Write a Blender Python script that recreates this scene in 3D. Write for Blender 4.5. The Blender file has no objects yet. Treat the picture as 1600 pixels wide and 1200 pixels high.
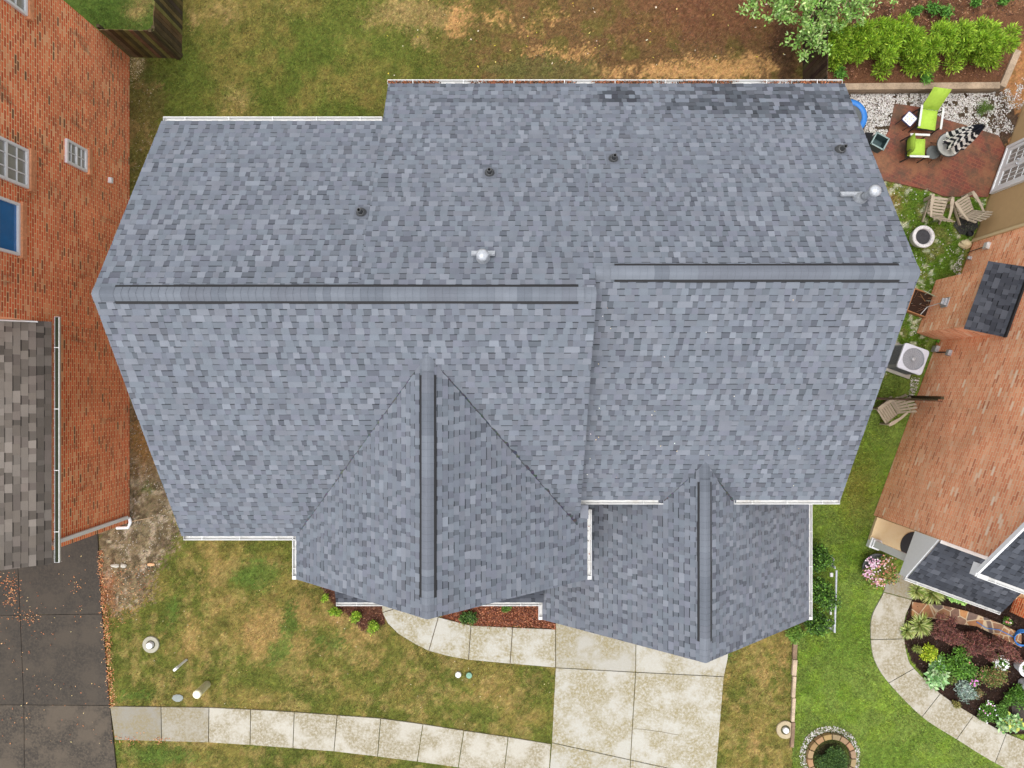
import bpy, math, random
import numpy as np
from mathutils import Vector, Matrix
R = math.radians
random.seed(7); rng = np.random.default_rng(11)
sc = bpy.context.scene

# ------------------------------------------------------------------ camera, sky, sun, exposure
F = 1150.0; H = 23.0                      # focal length in photo pixels, drone height in metres
cd = bpy.data.cameras.new('camera'); cam = bpy.data.objects.new('camera', cd)
sc.collection.objects.link(cam); cam.location = (0, 0, H); cam.rotation_euler = (0, 0, 0)
cd.sensor_width = 36; cd.lens = F / 1600 * 36; cd.clip_end = 3000; cd.clip_start = 0.1
sc.camera = cam
SUN_EL, SUN_AZ = R(80), R(225)
w = bpy.data.worlds.new('World'); sc.world = w; w.use_nodes = True
nt = w.node_tree; nt.nodes.clear()
sky = nt.nodes.new('ShaderNodeTexSky'); sky.sky_type = 'NISHITA'; sky.sun_disc = False
sky.sun_elevation = SUN_EL; sky.sun_rotation = SUN_AZ; sky.dust_density = 4; sky.air_density = 1.0
hs = nt.nodes.new('ShaderNodeHueSaturation'); hs.inputs['Saturation'].default_value = 0.22
bg = nt.nodes.new('ShaderNodeBackground'); bg.inputs['Strength'].default_value = 0.15
wo = nt.nodes.new('ShaderNodeOutputWorld')
nt.links.new(sky.outputs[0], hs.inputs['Color']); nt.links.new(hs.outputs[0], bg.inputs['Color'])
nt.links.new(bg.outputs[0], wo.inputs[0])
sl = bpy.data.lights.new('sun', 'SUN'); sl.energy = 0.5; sl.angle = R(60); sl.color = (1, .965, .91)
so = bpy.data.objects.new('sun', sl); sc.collection.objects.link(so)
so.rotation_euler = (math.pi/2 - SUN_EL, 0, math.pi - SUN_AZ)
sc.view_settings.view_transform = 'Standard'; sc.view_settings.look = 'None'
sc.view_settings.gamma = 1; sc.view_settings.exposure = 1.08

# ------------------------------------------------------------------ helpers
def lin(c):
    return tuple((x/255/12.92 if x/255 <= .04045 else ((x/255+.055)/1.055)**2.4) for x in c[:3])
def W(px, py, z=0.0):
    k = (H-z)/F
    return Vector(((px-800)*k, (600-py)*k, z))
MW = {}
def mat_of(o): return MW.get(o.name, Matrix.Identity(4)) if o else Matrix.Identity(4)
class MB:
    def __init__(s): s.v=[]; s.f=[]; s.c=[]; s.uv=[]
    def face(s, pts, col=(1,1,1), uv=None):
        b=len(s.v); s.v.extend([tuple(p) for p in pts]); s.f.append(tuple(range(b, b+len(pts)))); s.c.append(col)
        s.uv.append(uv if uv else [(0,0)]*len(pts))
    def mesh(s, vs, fs, col=(1,1,1)):
        b=len(s.v); s.v.extend([tuple(p) for p in vs])
        for f in fs: s.f.append(tuple(b+i for i in f)); s.c.append(col); s.uv.append([(0,0)]*len(f))
    def box(s, c, size, rot=None, col=(1,1,1), taper=1.0):
        sx,sy,sz=[a/2 for a in size]; m = rot if rot is not None else Matrix.Identity(3)
        P=[]
        for z in (-sz,sz):
            t = taper if z>0 else 1
            for x,y in ((-sx,-sy),(sx,-sy),(sx,sy),(-sx,sy)): P.append(Vector(c)+m@Vector((x*t,y*t,z)))
        s.mesh(P, [(3,2,1,0),(4,5,6,7),(0,1,5,4),(1,2,6,5),(2,3,7,6),(3,0,4,7)], col)
    def bar(s, a, b, w_, h_, col=(1,1,1), up=Vector((0,0,1))):
        a=Vector(a); b=Vector(b); d=b-a; L=d.length
        if L<1e-6: return
        x=d/L; 
        if abs(x.dot(up))>.98: up=Vector((1,0,0))
        y=up.cross(x).normalized(); z=x.cross(y)
        m=Matrix((x,y,z)).transposed()
        s.box((a+b)/2,(L,w_,h_),m,col)
    def tube(s, pts, r, n=8, col=(1,1,1), cap=True, r2=None):
        pts=[Vector(p) for p in pts]; rings=[]; N=len(pts)
        for i,p in enumerate(pts):
            d=(pts[min(i+1,N-1)]-pts[max(i-1,0)]).normalized()
            u=Vector((0,0,1)) if abs(d.z)<.9 else Vector((1,0,0))
            a=d.cross(u).normalized(); b=d.cross(a)
            rr = r if r2 is None else r+(r2-r)*i/(N-1)
            rings.append([p+(a*math.cos(t)+b*math.sin(t))*rr for t in [2*math.pi*k/n for k in range(n)]])
        vs=[q for g in rings for q in g]; fs=[]
        for i in range(N-1):
            for k in range(n): fs.append((i*n+k,i*n+(k+1)%n,(i+1)*n+(k+1)%n,(i+1)*n+k))
        if cap: fs.append(tuple(range(n))[::-1]); fs.append(tuple((N-1)*n+k for k in range(n)))
        s.mesh(vs,fs,col)
    def lathe(s, c, prof, n=24, col=(1,1,1), axis=None):
        c=Vector(c); vs=[]; fs=[]; m=axis if axis is not None else Matrix.Identity(3)
        for r,z in prof:
            for k in range(n):
                t=2*math.pi*k/n; vs.append(c+m@Vector((r*math.cos(t),r*math.sin(t),z)))
        for i in range(len(prof)-1):
            for k in range(n): fs.append((i*n+k,i*n+(k+1)%n,(i+1)*n+(k+1)%n,(i+1)*n+k))
        s.mesh(vs,fs,col)
    def prism(s, poly, z0, z1, col=(1,1,1)):
        n=len(poly); a=sum(poly[i][0]*poly[(i+1)%n][1]-poly[(i+1)%n][0]*poly[i][1] for i in range(n))
        if a<0: poly=poly[::-1]
        vs=[(p[0],p[1],z0) for p in poly]+[(p[0],p[1],z1) for p in poly]
        fs=[tuple(range(n))[::-1],tuple(range(n,2*n))]+[(i,(i+1)%n,n+(i+1)%n,n+i) for i in range(n)]
        s.mesh(vs,fs,col)
    def wall(s, a, b, z0, z1, top=None, u0=0.0):   # vertical quad with metre UVs; outward = right of a->b
        a=Vector(a[:2]); b=Vector(b[:2]); L=(b-a).length
        P=[(a.x,a.y,z0),(b.x,b.y,z0),(b.x,b.y,z1)]; U=[(u0,z0),(u0+L,z0),(u0+L,z1)]
        if top:                                     # gable apexes as (fraction, z)
            for fr,z in top: q=a.lerp(b,fr); P.append((q.x,q.y,z)); U.append((u0+L*fr,z))
        P.append((a.x,a.y,z1)); U.append((u0,z1)); s.face(P,uv=U)
    def build(s, name, mat, parent=None, origin=None, smooth=False, bevel=0):
        me=bpy.data.meshes.new(name)
        M = mat_of(parent)
        if parent is None and origin is not None: M=Matrix.Translation(Vector(origin))
        Mi=M.inverted()
        V=np.array(s.v,dtype=np.float64).reshape(-1,3); A=np.array(Mi)
        V=V@A[:3,:3].T+A[:3,3]
        me.from_pydata(V.tolist(),[],s.f)
        nl=len(me.loops)
        ca=me.color_attributes.new('Col','FLOAT_COLOR','CORNER')
        cnt=np.array([len(f) for f in s.f]); C=np.repeat(np.array([tuple(c[:3])+(1,) for c in s.c]),cnt,axis=0)
        ca.data.foreach_set('color',C.astype(np.float32).ravel())
        uvl=me.uv_layers.new(name='UVMap'); U=np.array([u for q in s.uv for u in q],dtype=np.float32)
        uvl.data.foreach_set('uv',U.ravel())
        me.update()
        o=bpy.data.objects.new(name,me); sc.collection.objects.link(o)
        me.materials.append(mat)
        if parent is not None: o.parent=parent
        elif origin is not None: o.location=origin
        MW[o.name]=M
        if smooth:
            me.polygons.foreach_set('use_smooth',[True]*len(me.polygons))
        if bevel:
            b=o.modifiers.new('bevel','BEVEL'); b.width=bevel; b.segments=2; b.limit_method='ANGLE'
        return o
def tag(o,label,cat,group=None):
    o['label']=label; o['category']=cat
    if group: o['group']=group
    return o
def empty(name, loc=(0,0,0), rz=0, label=None, cat=None, group=None):
    o=bpy.data.objects.new(name,None); sc.collection.objects.link(o); o.empty_display_size=.2
    o.location=loc; o.rotation_euler=(0,0,rz)
    MW[o.name]=Matrix.Translation(Vector(loc))@Matrix.Rotation(rz,4,'Z')
    if label: tag(o,label,cat,group)
    return o
def kids(o): return [c for c in bpy.data.objects if c.parent==o]
def copy_tree(o,parent=None):
    ch=kids(o); c=o.copy(); sc.collection.objects.link(c)
    if parent is not None: c.parent=parent
    for k in ch: copy_tree(k,c)
    return c
def struct(o,kind='structure'): o['kind']=kind; return o

# ------------------------------------------------------------------ materials
def nodes(name):
    m=bpy.data.materials.new(name); m.use_nodes=True; n=m.node_tree.nodes; l=m.node_tree.links
    return m,n,l,n['Principled BSDF']
def mixc(n,l,mode,f,a,b):
    x=n.new('ShaderNodeMix'); x.data_type='RGBA'; x.blend_type=mode
    for sock,val in ((x.inputs[0],f),(x.inputs[6],a),(x.inputs[7],b)):
        if hasattr(val,'node'): l.new(val,sock)
        elif isinstance(val,(int,float)): sock.default_value=val
        else: sock.default_value=tuple(val)[:3]+(1,)
    return x.outputs[2]
def noise(n,l,scale,detail=4,rough=.6,coord='Object',vec=None):
    t=n.new('ShaderNodeTexNoise'); t.inputs['Scale'].default_value=scale; t.inputs['Detail'].default_value=detail
    t.inputs['Roughness'].default_value=rough
    if vec is None:
        c=n.new('ShaderNodeTexCoord'); l.new(c.outputs[coord],t.inputs['Vector'])
    else: l.new(vec,t.inputs['Vector'])
    return t.outputs['Fac']
def ramp(n,l,fac,stops,interp='LINEAR'):
    r=n.new('ShaderNodeValToRGB'); r.color_ramp.interpolation=interp; e=r.color_ramp.elements
    while len(e)<len(stops): e.new(.5)
    for i,(p,c) in enumerate(stops):
        e[i].position=p; e[i].color=(c,c,c,1) if isinstance(c,(int,float)) else tuple(c)[:3]+(1,)
    l.new(fac,r.inputs[0]); return r.outputs[0]
def bump(n,l,b,h,dist=.01,st=1.0):
    x=n.new('ShaderNodeBump'); x.inputs['Distance'].default_value=dist; x.inputs['Strength'].default_value=st
    l.new(h,x.inputs['Height']); l.new(x.outputs[0],b.inputs['Normal'])
def attr_mat(name, rough=.8, amp=.25, s1=30, s2=3, bmp=.004, spec=.3, amp2=.15, metallic=0, trans=0):
    m,n,l,b=nodes(name); a=n.new('ShaderNodeAttribute'); a.attribute_name='Col'
    f=noise(n,l,s1,5,.7); g=noise(n,l,s2,3)
    c=mixc(n,l,'MULTIPLY',1.0,a.outputs['Color'],ramp(n,l,f,[(.25,1-amp),(.75,1+amp)]))
    c=mixc(n,l,'MULTIPLY',1.0,c,ramp(n,l,g,[(.3,1-amp2),(.7,1+amp2)]))
    l.new(c,b.inputs['Base Color']); b.inputs['Roughness'].default_value=rough
    b.inputs['Specular IOR Level'].default_value=spec; b.inputs['Metallic'].default_value=metallic
    if trans: b.inputs['Subsurface Weight'].default_value=0
    if bmp: bump(n,l,b,f,bmp)
    return m
def plain(name,col,rough=.5,amp=.08,s1=12,spec=.5,metallic=0,bmp=0,dirt=None,ds=4):
    if 'white' not in name: col=tuple(x*.84 for x in col)
    m,n,l,b=nodes(name); f=noise(n,l,s1,5,.65)
    c=mixc(n,l,'MULTIPLY',1.0,col,ramp(n,l,f,[(.25,1-amp),(.75,1+amp)]))
    if dirt:
        g=noise(n,l,ds,6,.7); c=mixc(n,l,'MIX',ramp(n,l,g,[(.52,0.),(.72,.7)]),c,dirt)
    l.new(c,b.inputs['Base Color']); b.inputs['Roughness'].default_value=rough
    b.inputs['Specular IOR Level'].default_value=spec; b.inputs['Metallic'].default_value=metallic
    if bmp: bump(n,l,b,f,bmp)
    return m
def brick_mat(name,cols,mortar,bw=.245,bh=.092,mort=.012,stain=.3,lightpatch=0.0):
    m,n,l,b=nodes(name); uv=n.new('ShaderNodeTexCoord')
    wn=n.new('ShaderNodeTexNoise'); wn.inputs['Scale'].default_value=3; l.new(uv.outputs['UV'],wn.inputs['Vector'])
    va=n.new('ShaderNodeVectorMath'); va.operation='MULTIPLY_ADD'; l.new(wn.outputs['Color'],va.inputs[0]); va.inputs[1].default_value=(.02,.012,0)
    l.new(uv.outputs['UV'],va.inputs[2])
    t=n.new('ShaderNodeTexBrick'); l.new(va.outputs[0],t.inputs['Vector'])
    t.inputs['Color1'].default_value=(0,0,0,1); t.inputs['Color2'].default_value=(1,1,1,1); t.inputs['Mortar'].default_value=(.5,.5,.5,1)
    t.inputs['Scale'].default_value=1; t.inputs['Brick Width'].default_value=bw; t.inputs['Row Height'].default_value=bh
    t.inputs['Mortar Size'].default_value=mort; t.inputs['Mortar Smooth'].default_value=.2; t.inputs['Bias'].default_value=0
    c=ramp(n,l,t.outputs['Color'],cols)
    mf=t.outputs['Fac']
    f=noise(n,l,60,4,coord='UV'); c=mixc(n,l,'MULTIPLY',1.0,c,ramp(n,l,f,[(.2,.75),(.8,1.25)]))
    c=mixc(n,l,'MIX',mf,c,mortar)
    # efflorescence and dark weathering
    mp=n.new('ShaderNodeMapping'); mp.inputs['Scale'].default_value=(1.0,.35,1); l.new(uv.outputs['UV'],mp.inputs['Vector'])
    g=noise(n,l,1.6,8,.72,vec=mp.outputs[0]); c=mixc(n,l,'MIX',ramp(n,l,g,[(.56,0.),(.75,stain)]),c,(.07,.065,.04))
    h=noise(n,l,7,8,.8,coord='UV'); c=mixc(n,l,'MIX',ramp(n,l,h,[(.60,0.),(.72,.55)]),c,(.62,.52,.42))
    if 'salmon' in name:
        sp=noise(n,l,16,6,.8,coord='UV'); c=mixc(n,l,'MIX',ramp(n,l,sp,[(.58,0.),(.68,.55)]),c,lin((250,224,196)))
        sq=noise(n,l,9,6,.8,coord='UV'); c=mixc(n,l,'MIX',ramp(n,l,sq,[(.60,0.),(.72,.4)]),c,lin((120,84,60)))
    k=noise(n,l,.7,3,coord='UV'); c=mixc(n,l,'MULTIPLY',1.0,c,ramp(n,l,k,[(.3,.86),(.7,1.14)]))
    l.new(c,b.inputs['Base Color']); b.inputs['Roughness'].default_value=.88; b.inputs['Specular IOR Level'].default_value=.2
    inv=n.new('ShaderNodeMath'); inv.operation='SUBTRACT'; inv.inputs[0].default_value=1; l.new(mf,inv.inputs[1]); bump(n,l,b,inv.outputs[0],.006)
    return m
def concrete_mat(name,base,stain,amount,rough=.85,speck=.35):
    m,n,l,b=nodes(name)
    a=n.new('ShaderNodeAttribute'); a.attribute_name='Col'
    f=noise(n,l,45,6,.75); g=noise(n,l,1.1,5,.6); h=noise(n,l,14,8,.8)
    c=mixc(n,l,'MULTIPLY',1.0,base,ramp(n,l,f,[(.3,.86),(.7,1.1)]))
    c=mixc(n,l,'MULTIPLY',1.0,c,a.outputs['Color'])
    mm=n.new('ShaderNodeMath'); mm.operation='MULTIPLY'
    l.new(ramp(n,l,g,[(.40,.15),(.54,1.)]),mm.inputs[0]); l.new(ramp(n,l,h,[(.38,0.),(.56,1.)]),mm.inputs[1])
    m2=n.new('ShaderNodeMath'); m2.operation='MULTIPLY'; l.new(mm.outputs[0],m2.inputs[0]); m2.inputs[1].default_value=amount
    c=mixc(n,l,'MIX',m2.outputs[0],c,stain)
    q=noise(n,l,90,3,.8); c=mixc(n,l,'MIX',ramp(n,l,q,[(.64,0.),(.70,speck)]),c,tuple(x*.35 for x in stain))
    l.new(c,b.inputs['Base Color']); b.inputs['Roughness'].default_value=rough; b.inputs['Specular IOR Level'].default_value=.25
    bump(n,l,b,f,.003); return m

M={}
M['shingle']=attr_mat('shingle_granules',.92,.22,170,2.2,.0015,.15,.07)
M['ground']=attr_mat('ground_soil_and_grass',.95,.75,45,7,.04,.1,.22)
M['leaf']=attr_mat('leaf',.6,.15,40,4,0,.3,.1)
M['blade']=attr_mat('grass_blades',.7,.1,20,3,0,.2,.1)
M['stone']=attr_mat('stones',.8,.12,25,3,.002,.3,.08)
M['white']=plain('white_painted_metal',(.56,.56,.55),.45,.06,8,.3,dirt=(.40,.37,.32),ds=3)
M['white_clean']=plain('white_vinyl',(.70,.71,.72),.4,.04)
M['black']=plain('black_vent_plastic',(.012,.012,.014),.7)
M['rubber']=plain('dark_grey_pipe',(.06,.062,.065),.55,.3,25)
M['galv']=plain('galvanised_metal',(.46,.48,.51),.45,.35,18,.5,metallic=.35)
M['brick_left']=brick_mat('orange_red_brick',[(0,lin((120,86,64))),(.09,lin((196,92,58))),(.5,lin((228,112,70))),(.88,lin((232,132,88))),(1,lin((236,172,130)))],lin((232,192,148)),mort=.014,stain=.8)
M['brick_right']=brick_mat('salmon_brick',[(0,lin((200,122,90))),(.12,lin((230,146,108))),(.7,lin((242,170,130))),(.93,lin((246,188,150))),(1,lin((250,226,204)))],lin((240,200,164)),stain=.14)
M['brick_main']=brick_mat('brown_red_brick',[(0,lin((110,66,52))),(1,lin((165,100,75)))],lin((180,165,150)),stain=.2)
M['conc']=concrete_mat('light_concrete',lin((170,168,160)),lin((132,122,90)),.95)
M['conc_dark']=concrete_mat('wet_stained_concrete',lin((64,56,46)),lin((38,33,27)),.9,.6,.2)
M['conc_grey']=concrete_mat('grey_concrete',lin((171,167,156)),lin((124,114,86)),.9)
M['soil']=plain('dark_mulch',lin((58,42,34)),.95,.6,40,.1,bmp=.02)
M['glass']=plain('dark_glass',(.10,.12,.14),.08,.3,3,.8)
M['glass_blue']=plain('glass_painted_reflection',lin((34,112,180)),.12,.15,3,.8)  # blue reflection painted into the base colour
M['glass_grey']=plain('glass_over_blinds',lin((150,150,146)),.12,.2,3,.8)
M['wood_dark']=attr_mat('weathered_dark_wood',.9,.35,30,2,.004,.15,.3)
M['siding']=plain('tan_siding',lin((186,155,112)),.6,.06,5)
M['green_cloth']=plain('lime_cushion',lin((168,200,78)),.85,.08,14,.1,bmp=.002,dirt=lin((120,150,50)),ds=5)
M['resin']=plain('tan_resin',lin((176,162,142)),.6,.12,10,.3,dirt=lin((130,118,100)),ds=6)
M['blue']=plain('blue_vinyl',lin((40,120,200)),.5,.06)
M['mesh_grey']=plain('grey_mesh',lin((88,92,92)),.8,.15,30)
M['iron']=plain('dark_iron',(.03,.028,.026),.5)
M['bin']=plain('dark_green_plastic',lin((60,82,84)),.5,.12)
M['tan_post']=plain('tan_plastic',lin((205,200,160)),.5,.05)
M['beige']=plain('beige_stucco_floor',lin((222,200,158)),.8,.06,6,dirt=lin((190,165,120)),ds=3)
M['attr']=attr_mat('painted',.6,.06,20,3,0,.4,.05)

# ------------------------------------------------------------------ numpy noise
def vnoise(x,y,scale,seed,octv=4):
    out=np.zeros_like(x,dtype=np.float64); amp=1; tot=0
    for o in range(octv):
        r=np.random.default_rng(seed*31+o); g=r.random((256,256))
        fx=x/scale*(2**o)+1000; fy=y/scale*(2**o)+1000
        ix=np.floor(fx).astype(int); iy=np.floor(fy).astype(int); tx=fx-ix; ty=fy-iy
        tx=tx*tx*(3-2*tx); ty=ty*ty*(3-2*ty)
        a=g[ix%256,iy%256]; b=g[(ix+1)%256,iy%256]; c=g[ix%256,(iy+1)%256]; d=g[(ix+1)%256,(iy+1)%256]
        out+=amp*((a*(1-tx)+b*tx)*(1-ty)+(c*(1-tx)+d*tx)*ty); tot+=amp; amp*=.55
    return out/tot
def inpoly(x,y,poly):
    r=np.zeros(x.shape,bool); n=len(poly)
    for i in range(n):
        x0,y0=poly[i]; x1,y1=poly[(i+1)%n]
        if y0==y1: continue
        r^=((y0>y)!=(y1>y))&(x<(x1-x0)*(y-y0)/(y1-y0)+x0)
    return r
def sstep(a,b,x): t=np.clip((x-a)/(b-a),0,1); return t*t*(3-2*t)

# ground colour, in photo-plan pixels (1 px = 2 cm on the ground)
GREEN=lin((96,106,44)); BRIGHT=lin((116,136,60)); OLIVE=lin((126,116,60)); DRY=lin((184,152,100)); SAND=lin((196,152,98))
LITTER=lin((116,90,58)); REDSOIL=lin((120,80,58)); TANSOIL=lin((178,128,84)); DARKGR=lin((80,90,38)); MULCH=lin((128,78,54)); DMULCH=lin((52,38,32))
GRAVELLY=lin((138,122,94)); WEED=lin((90,114,48))
def blob(x,y,cx,cy,rx,ry): return np.exp(-(((x-cx)/rx)**2+((y-cy)/ry)**2))
def ground_col(x,y):
    x=np.asarray(x,float); y=np.asarray(y,float)
    wx=x+(vnoise(x,y,40,1)-.5)*26+(vnoise(x,y,9,21,2)-.5)*12; wy=y+(vnoise(x,y,40,2)-.5)*26+(vnoise(x,y,9,22,2)-.5)*12
    g_=np.random.default_rng(5); wx=wx+g_.normal(0,4,x.shape); wy=wy+g_.normal(0,4,x.shape)
    n1=vnoise(x,y,70,3,5); n2=vnoise(x,y,22,4,5); n3=vnoise(x,y,8,5,3); n4=vnoise(x,y,140,6,3); n5=vnoise(x,y,14,9,4)
    C=np.empty(x.shape+(3,)); C[:]=OLIVE
    def mix(m,col,):
        m=np.clip(m,0,1)[...,None]; C[:]=C*(1-m)+np.array(col)*m
    dith=(n3-.5)*.9+(n2-.5)*.8+g_.normal(0,.16,x.shape)
    # lawns
    mix(sstep(.42,.62,n1)*.8,GREEN)
    mix(sstep(.5,.70,n2)*.45,DARKGR)
    front=sstep(790,840,y)*(x<1245)
    # dry patches of the front lawn
    B=0
    for cx,cy,rx,ry,a in ((415,985,42,50,1.),(460,1010,45,35,.8),(300,1000,30,55,.6),(545,1000,60,28,.75),(520,965,50,22,.7),(250,920,45,20,.45),(330,900,22,60,.55),
                          (640,1060,60,20,.5),(770,1085,80,22,.55),(500,1060,60,22,.55),(380,1090,80,16,.4),(560,1120,80,12,.35),(330,870,20,40,.4),(250,1110,40,8,.5),
                          (480,955,28,28,.8),(1195,1050,25,60,.6),(1225,1030,10,60,.8),(1170,1150,40,60,.5),(580,1030,40,18,.55),(700,1010,40,18,.4)):
        B=np.maximum(B,a*blob(wx,wy,cx,cy,rx,ry))
    mix(sstep(.20,.85,B+dith*.42)*front*.70,lin((172,140,88)))
    mix(sstep(.44,.72,n5)*front*.34,DRY)
    for cx,cy,rx,ry in ((455,975,12,50),(500,1000,12,12),(270,960,14,24),(440,1020,18,26),(525,1000,14,18),(210,1090,34,8),(400,900,40,30),(250,1178,70,14),(1140,1010,10,40)):
        mix(sstep(.3,.7,blob(wx,wy,cx,cy,rx,ry)+dith*.3)*.75,WEED)
    # back lawn
    back=(y<430)&(x<1260)
    B=0
    for cx,cy,rx,ry,a in ((350,20,60,24,.7),(370,150,34,30,.8),(345,165,20,20,.6),(540,60,60,30,.45),(640,20,90,36,1.),(700,30,50,30,1.),(655,60,30,20,.9),(610,130,40,12,.3),(520,140,18,14,.5),(300,30,12,24,.9),(450,15,60,14,.5)):
        B=np.maximum(B,a*blob(wx,wy,cx,cy,rx,ry))
    mix(sstep(.35,.95,B+dith*.5)*back*.75,lin((176,146,98)))
    mix(sstep(600,800,wx+dith*120-(140-wy)*.3)*(y<200)*(x<1300),LITTER)
    mix(sstep(600,800,wx+dith*120)*sstep(.48,.62,n2)*(y<200)*(x<1300)*.65,lin((104,100,48)))
    mix(sstep(900,1080,wx)*sstep(90,30,wy)*(y<200)*(x<1300)*.8,REDSOIL)
    B=0
    for cx,cy,rx,ry,a in ((1130,108,80,22,1.3),(1040,112,60,18,1.1),(960,110,55,14,.9),(1190,98,40,22,1.),(900,82,40,14,.9),(840,82,26,10,.9),(830,45,36,16,.5),(720,30,26,34,1.),(780,30,60,20,.6),(870,30,50,24,.5),(1000,60,60,20,.35)):
        B=np.maximum(B,a*blob(wx,wy,cx,cy,rx,ry))
    mix(sstep(.40,.85,B+dith*.7)*(y<220)*(x<1300)*.9,SAND)
    mix(sstep(.25,.7,blob(wx,wy,850,110,110,24))*(y<200)*.6,lin((104,104,60)))
    mix(sstep(.3,.8,blob(wx,wy,1225,60,22,120))*(x<1275)*.8,lin((72,52,38)))
    mix(back*np.clip(1.5*blob(wx,wy,450,120,190,95),0,1)*sstep(.30,.62,n1*.5+n2*.5)*.6,lin((92,108,42)))
    # strip beside the left house
    m=inpoly(wx,wy,[(150,80),(240,90),(262,150),(240,200),(215,300),(215,460),(150,460)])
    mix(m*.75,lin((104,96,52))); mix(m*sstep(.5,.62,n2)*.6,lin((150,124,80)))
    mix(blob(x,y,215,100,10,16)*.8,lin((190,168,120)))
    mix(blob(wx,wy,236,115,26,20)*.7,DARKGR)
    m=inpoly(wx+g_.normal(0,7,x.shape),wy+g_.normal(0,7,x.shape),[(150,600),(230,610),(262,720),(290,830),(250,880),(228,935),(170,960),(140,940),(140,800)])
    mix(m*1.0,GRAVELLY); mix(m*sstep(.5,.62,n3)*.7,lin((84,72,54))); mix(m*sstep(.58,.66,n5)*.7,lin((188,172,146)))
    mix(blob(wx,wy,222,690,22,46),lin((160,122,72))); mix(blob(wx,wy,170,925,12,34)*.8,lin((150,96,62)))
    mix(blob(wx,wy,232,760,10,8)*.8,WEED)
    # inside the left fence
    m=inpoly(wx,wy,[(60,-60),(242,-60),(242,54),(150,46),(100,0)]); mix(m*1.,WEED); mix(blob(wx,wy,215,16,16,18)*m,lin((166,144,92)))
    # behind the right fence
    mix(((x>1262)&(y<150))*1.,lin((104,72,52))); mix(((x>1262)&(y<150))*sstep(.5,.62,n5)*.7,lin((140,100,72)))
    mix(((x>1262)&(y<150))*sstep(.55,.7,n2)*.6,lin((72,52,40)))
    mix(((x>1555)&(y<440)&(y>60))*sstep(.2,.5,n2+.1),TANSOIL)
    mix(((x>1555)&(y<440)&(y>60))*sstep(.52,.66,n5)*.5,lin((96,92,48)))
    # right lawn and side strips
    m=inpoly(x+(n3-.5)*6,y,[(1239,985),(1236,1400),(2400,1400),(2400,500),(1320,430),(1290,600),(1262,780),(1262,985)])
    mix(m*1.,BRIGHT); mix(m*sstep(.5,.66,n2)*.5,lin((124,150,48))); mix(m*sstep(.5,.64,n1)*.35,lin((84,118,28)))
    mix(m*blob(wx,wy,1340,760,30,50)*.6,lin((128,112,50)))
    m=inpoly(x+(n3-.5)*8,y+(n3-.5)*8,[(1330,255),(1382,284),(1452,298),(1545,308),(1520,375),(1440,560),(1290,640),(1250,400)])
    mix(m*1.,lin((96,126,40))); mix(m*sstep(.48,.62,n5)*.6,lin((140,136,80))); mix(m*blob(wx,wy,1392,310,18,22)*.9,lin((150,120,76))); mix(m*sstep(.62,.7,n3)*.7,lin((205,205,180)))
    # gravel bed soil
    m=inpoly(wx,y,[(1290,140),(1562,138),(1600,190),(1572,240),(1350,290),(1290,200)]); mix(m*.95,lin((84,70,58)))
    # mulch beds
    m=inpoly(x+(n3-.5)*7,y+(n3-.5)*7,[(690,955),(690,969),(735,979),(800,980),(868,984),(868,920),(690,920)]); mix(m*1.,MULCH)
    mix(m*sstep(.5,.6,n3)*.6,lin((82,44,32)))
    m=inpoly(x+(n3-.5)*6,y+(n3-.5)*6,[(500,915),(520,945),(548,965),(565,985),(600,975),(600,945),(640,955),(640,910)]); mix(m*1.,lin((92,60,46)))
    m=inpoly(x+(n3-.5)*5,y+(n3-.5)*5,[(1425,905),(1424,935),(1414,965),(1413,1000),(1424,1032),(1467,1085),(1520,1120),(1572,1150),(1700,1150),(1700,800),(1450,850)]); mix(m*1.,DMULCH)
    mix(blob(x,y,1295,1180,36,36)*1.2,lin((60,56,36)))
    C*= (.88+.24*n4)[...,None]*(.82+.36*n3)[...,None]*(1+g_.normal(0,.15,x.shape))[...,None]*(1+g_.normal(0,.04,C.shape))
    C=np.clip(C*.80,.004,.8)
    return C

# ------------------------------------------------------------------ ground sheet
def build_ground():
    xs=np.concatenate([[-600,-250,-120,-60,-35,-25,-20],np.arange(-17,17.01,.05),[20,25,35,60,120,250,600]])
    ys=np.concatenate([[-600,-250,-120,-60,-35,-22,-16],np.arange(-13,13.01,.05),[16,22,35,60,120,250,600]])
    X,Y=np.meshgrid(xs,ys,indexing='ij'); px=X*50+800; py=600-Y*50
    C=ground_col(px,py)
    Z=(vnoise(px,py,60,8,3)-.5)*.05-.03
    V=np.stack([X,Y,Z],-1).reshape(-1,3); nx,ny=len(xs),len(ys)
    i=np.arange(nx-1)[:,None]*ny+np.arange(ny-1)[None,:]
    Fc=np.stack([i,i+ny,i+ny+1,i+1],-1).reshape(-1,4)
    me=bpy.data.meshes.new('ground'); me.vertices.add(len(V)); me.vertices.foreach_set('co',V.ravel())
    me.loops.add(Fc.size); me.loops.foreach_set('vertex_index',Fc.ravel().astype(np.int32))
    me.polygons.add(len(Fc)); me.polygons.foreach_set('loop_start',np.arange(0,Fc.size,4,dtype=np.int32))
    me.update(calc_edges=True)
    ca=me.color_attributes.new('Col','FLOAT_COLOR','POINT')
    ca.data.foreach_set('color',np.concatenate([C.reshape(-1,3),np.ones((len(V),1))],1).astype(np.float32).ravel())
    me.materials.append(M['ground']); o=bpy.data.objects.new('ground',me); sc.collection.objects.link(o); struct(o)
build_ground()

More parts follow.
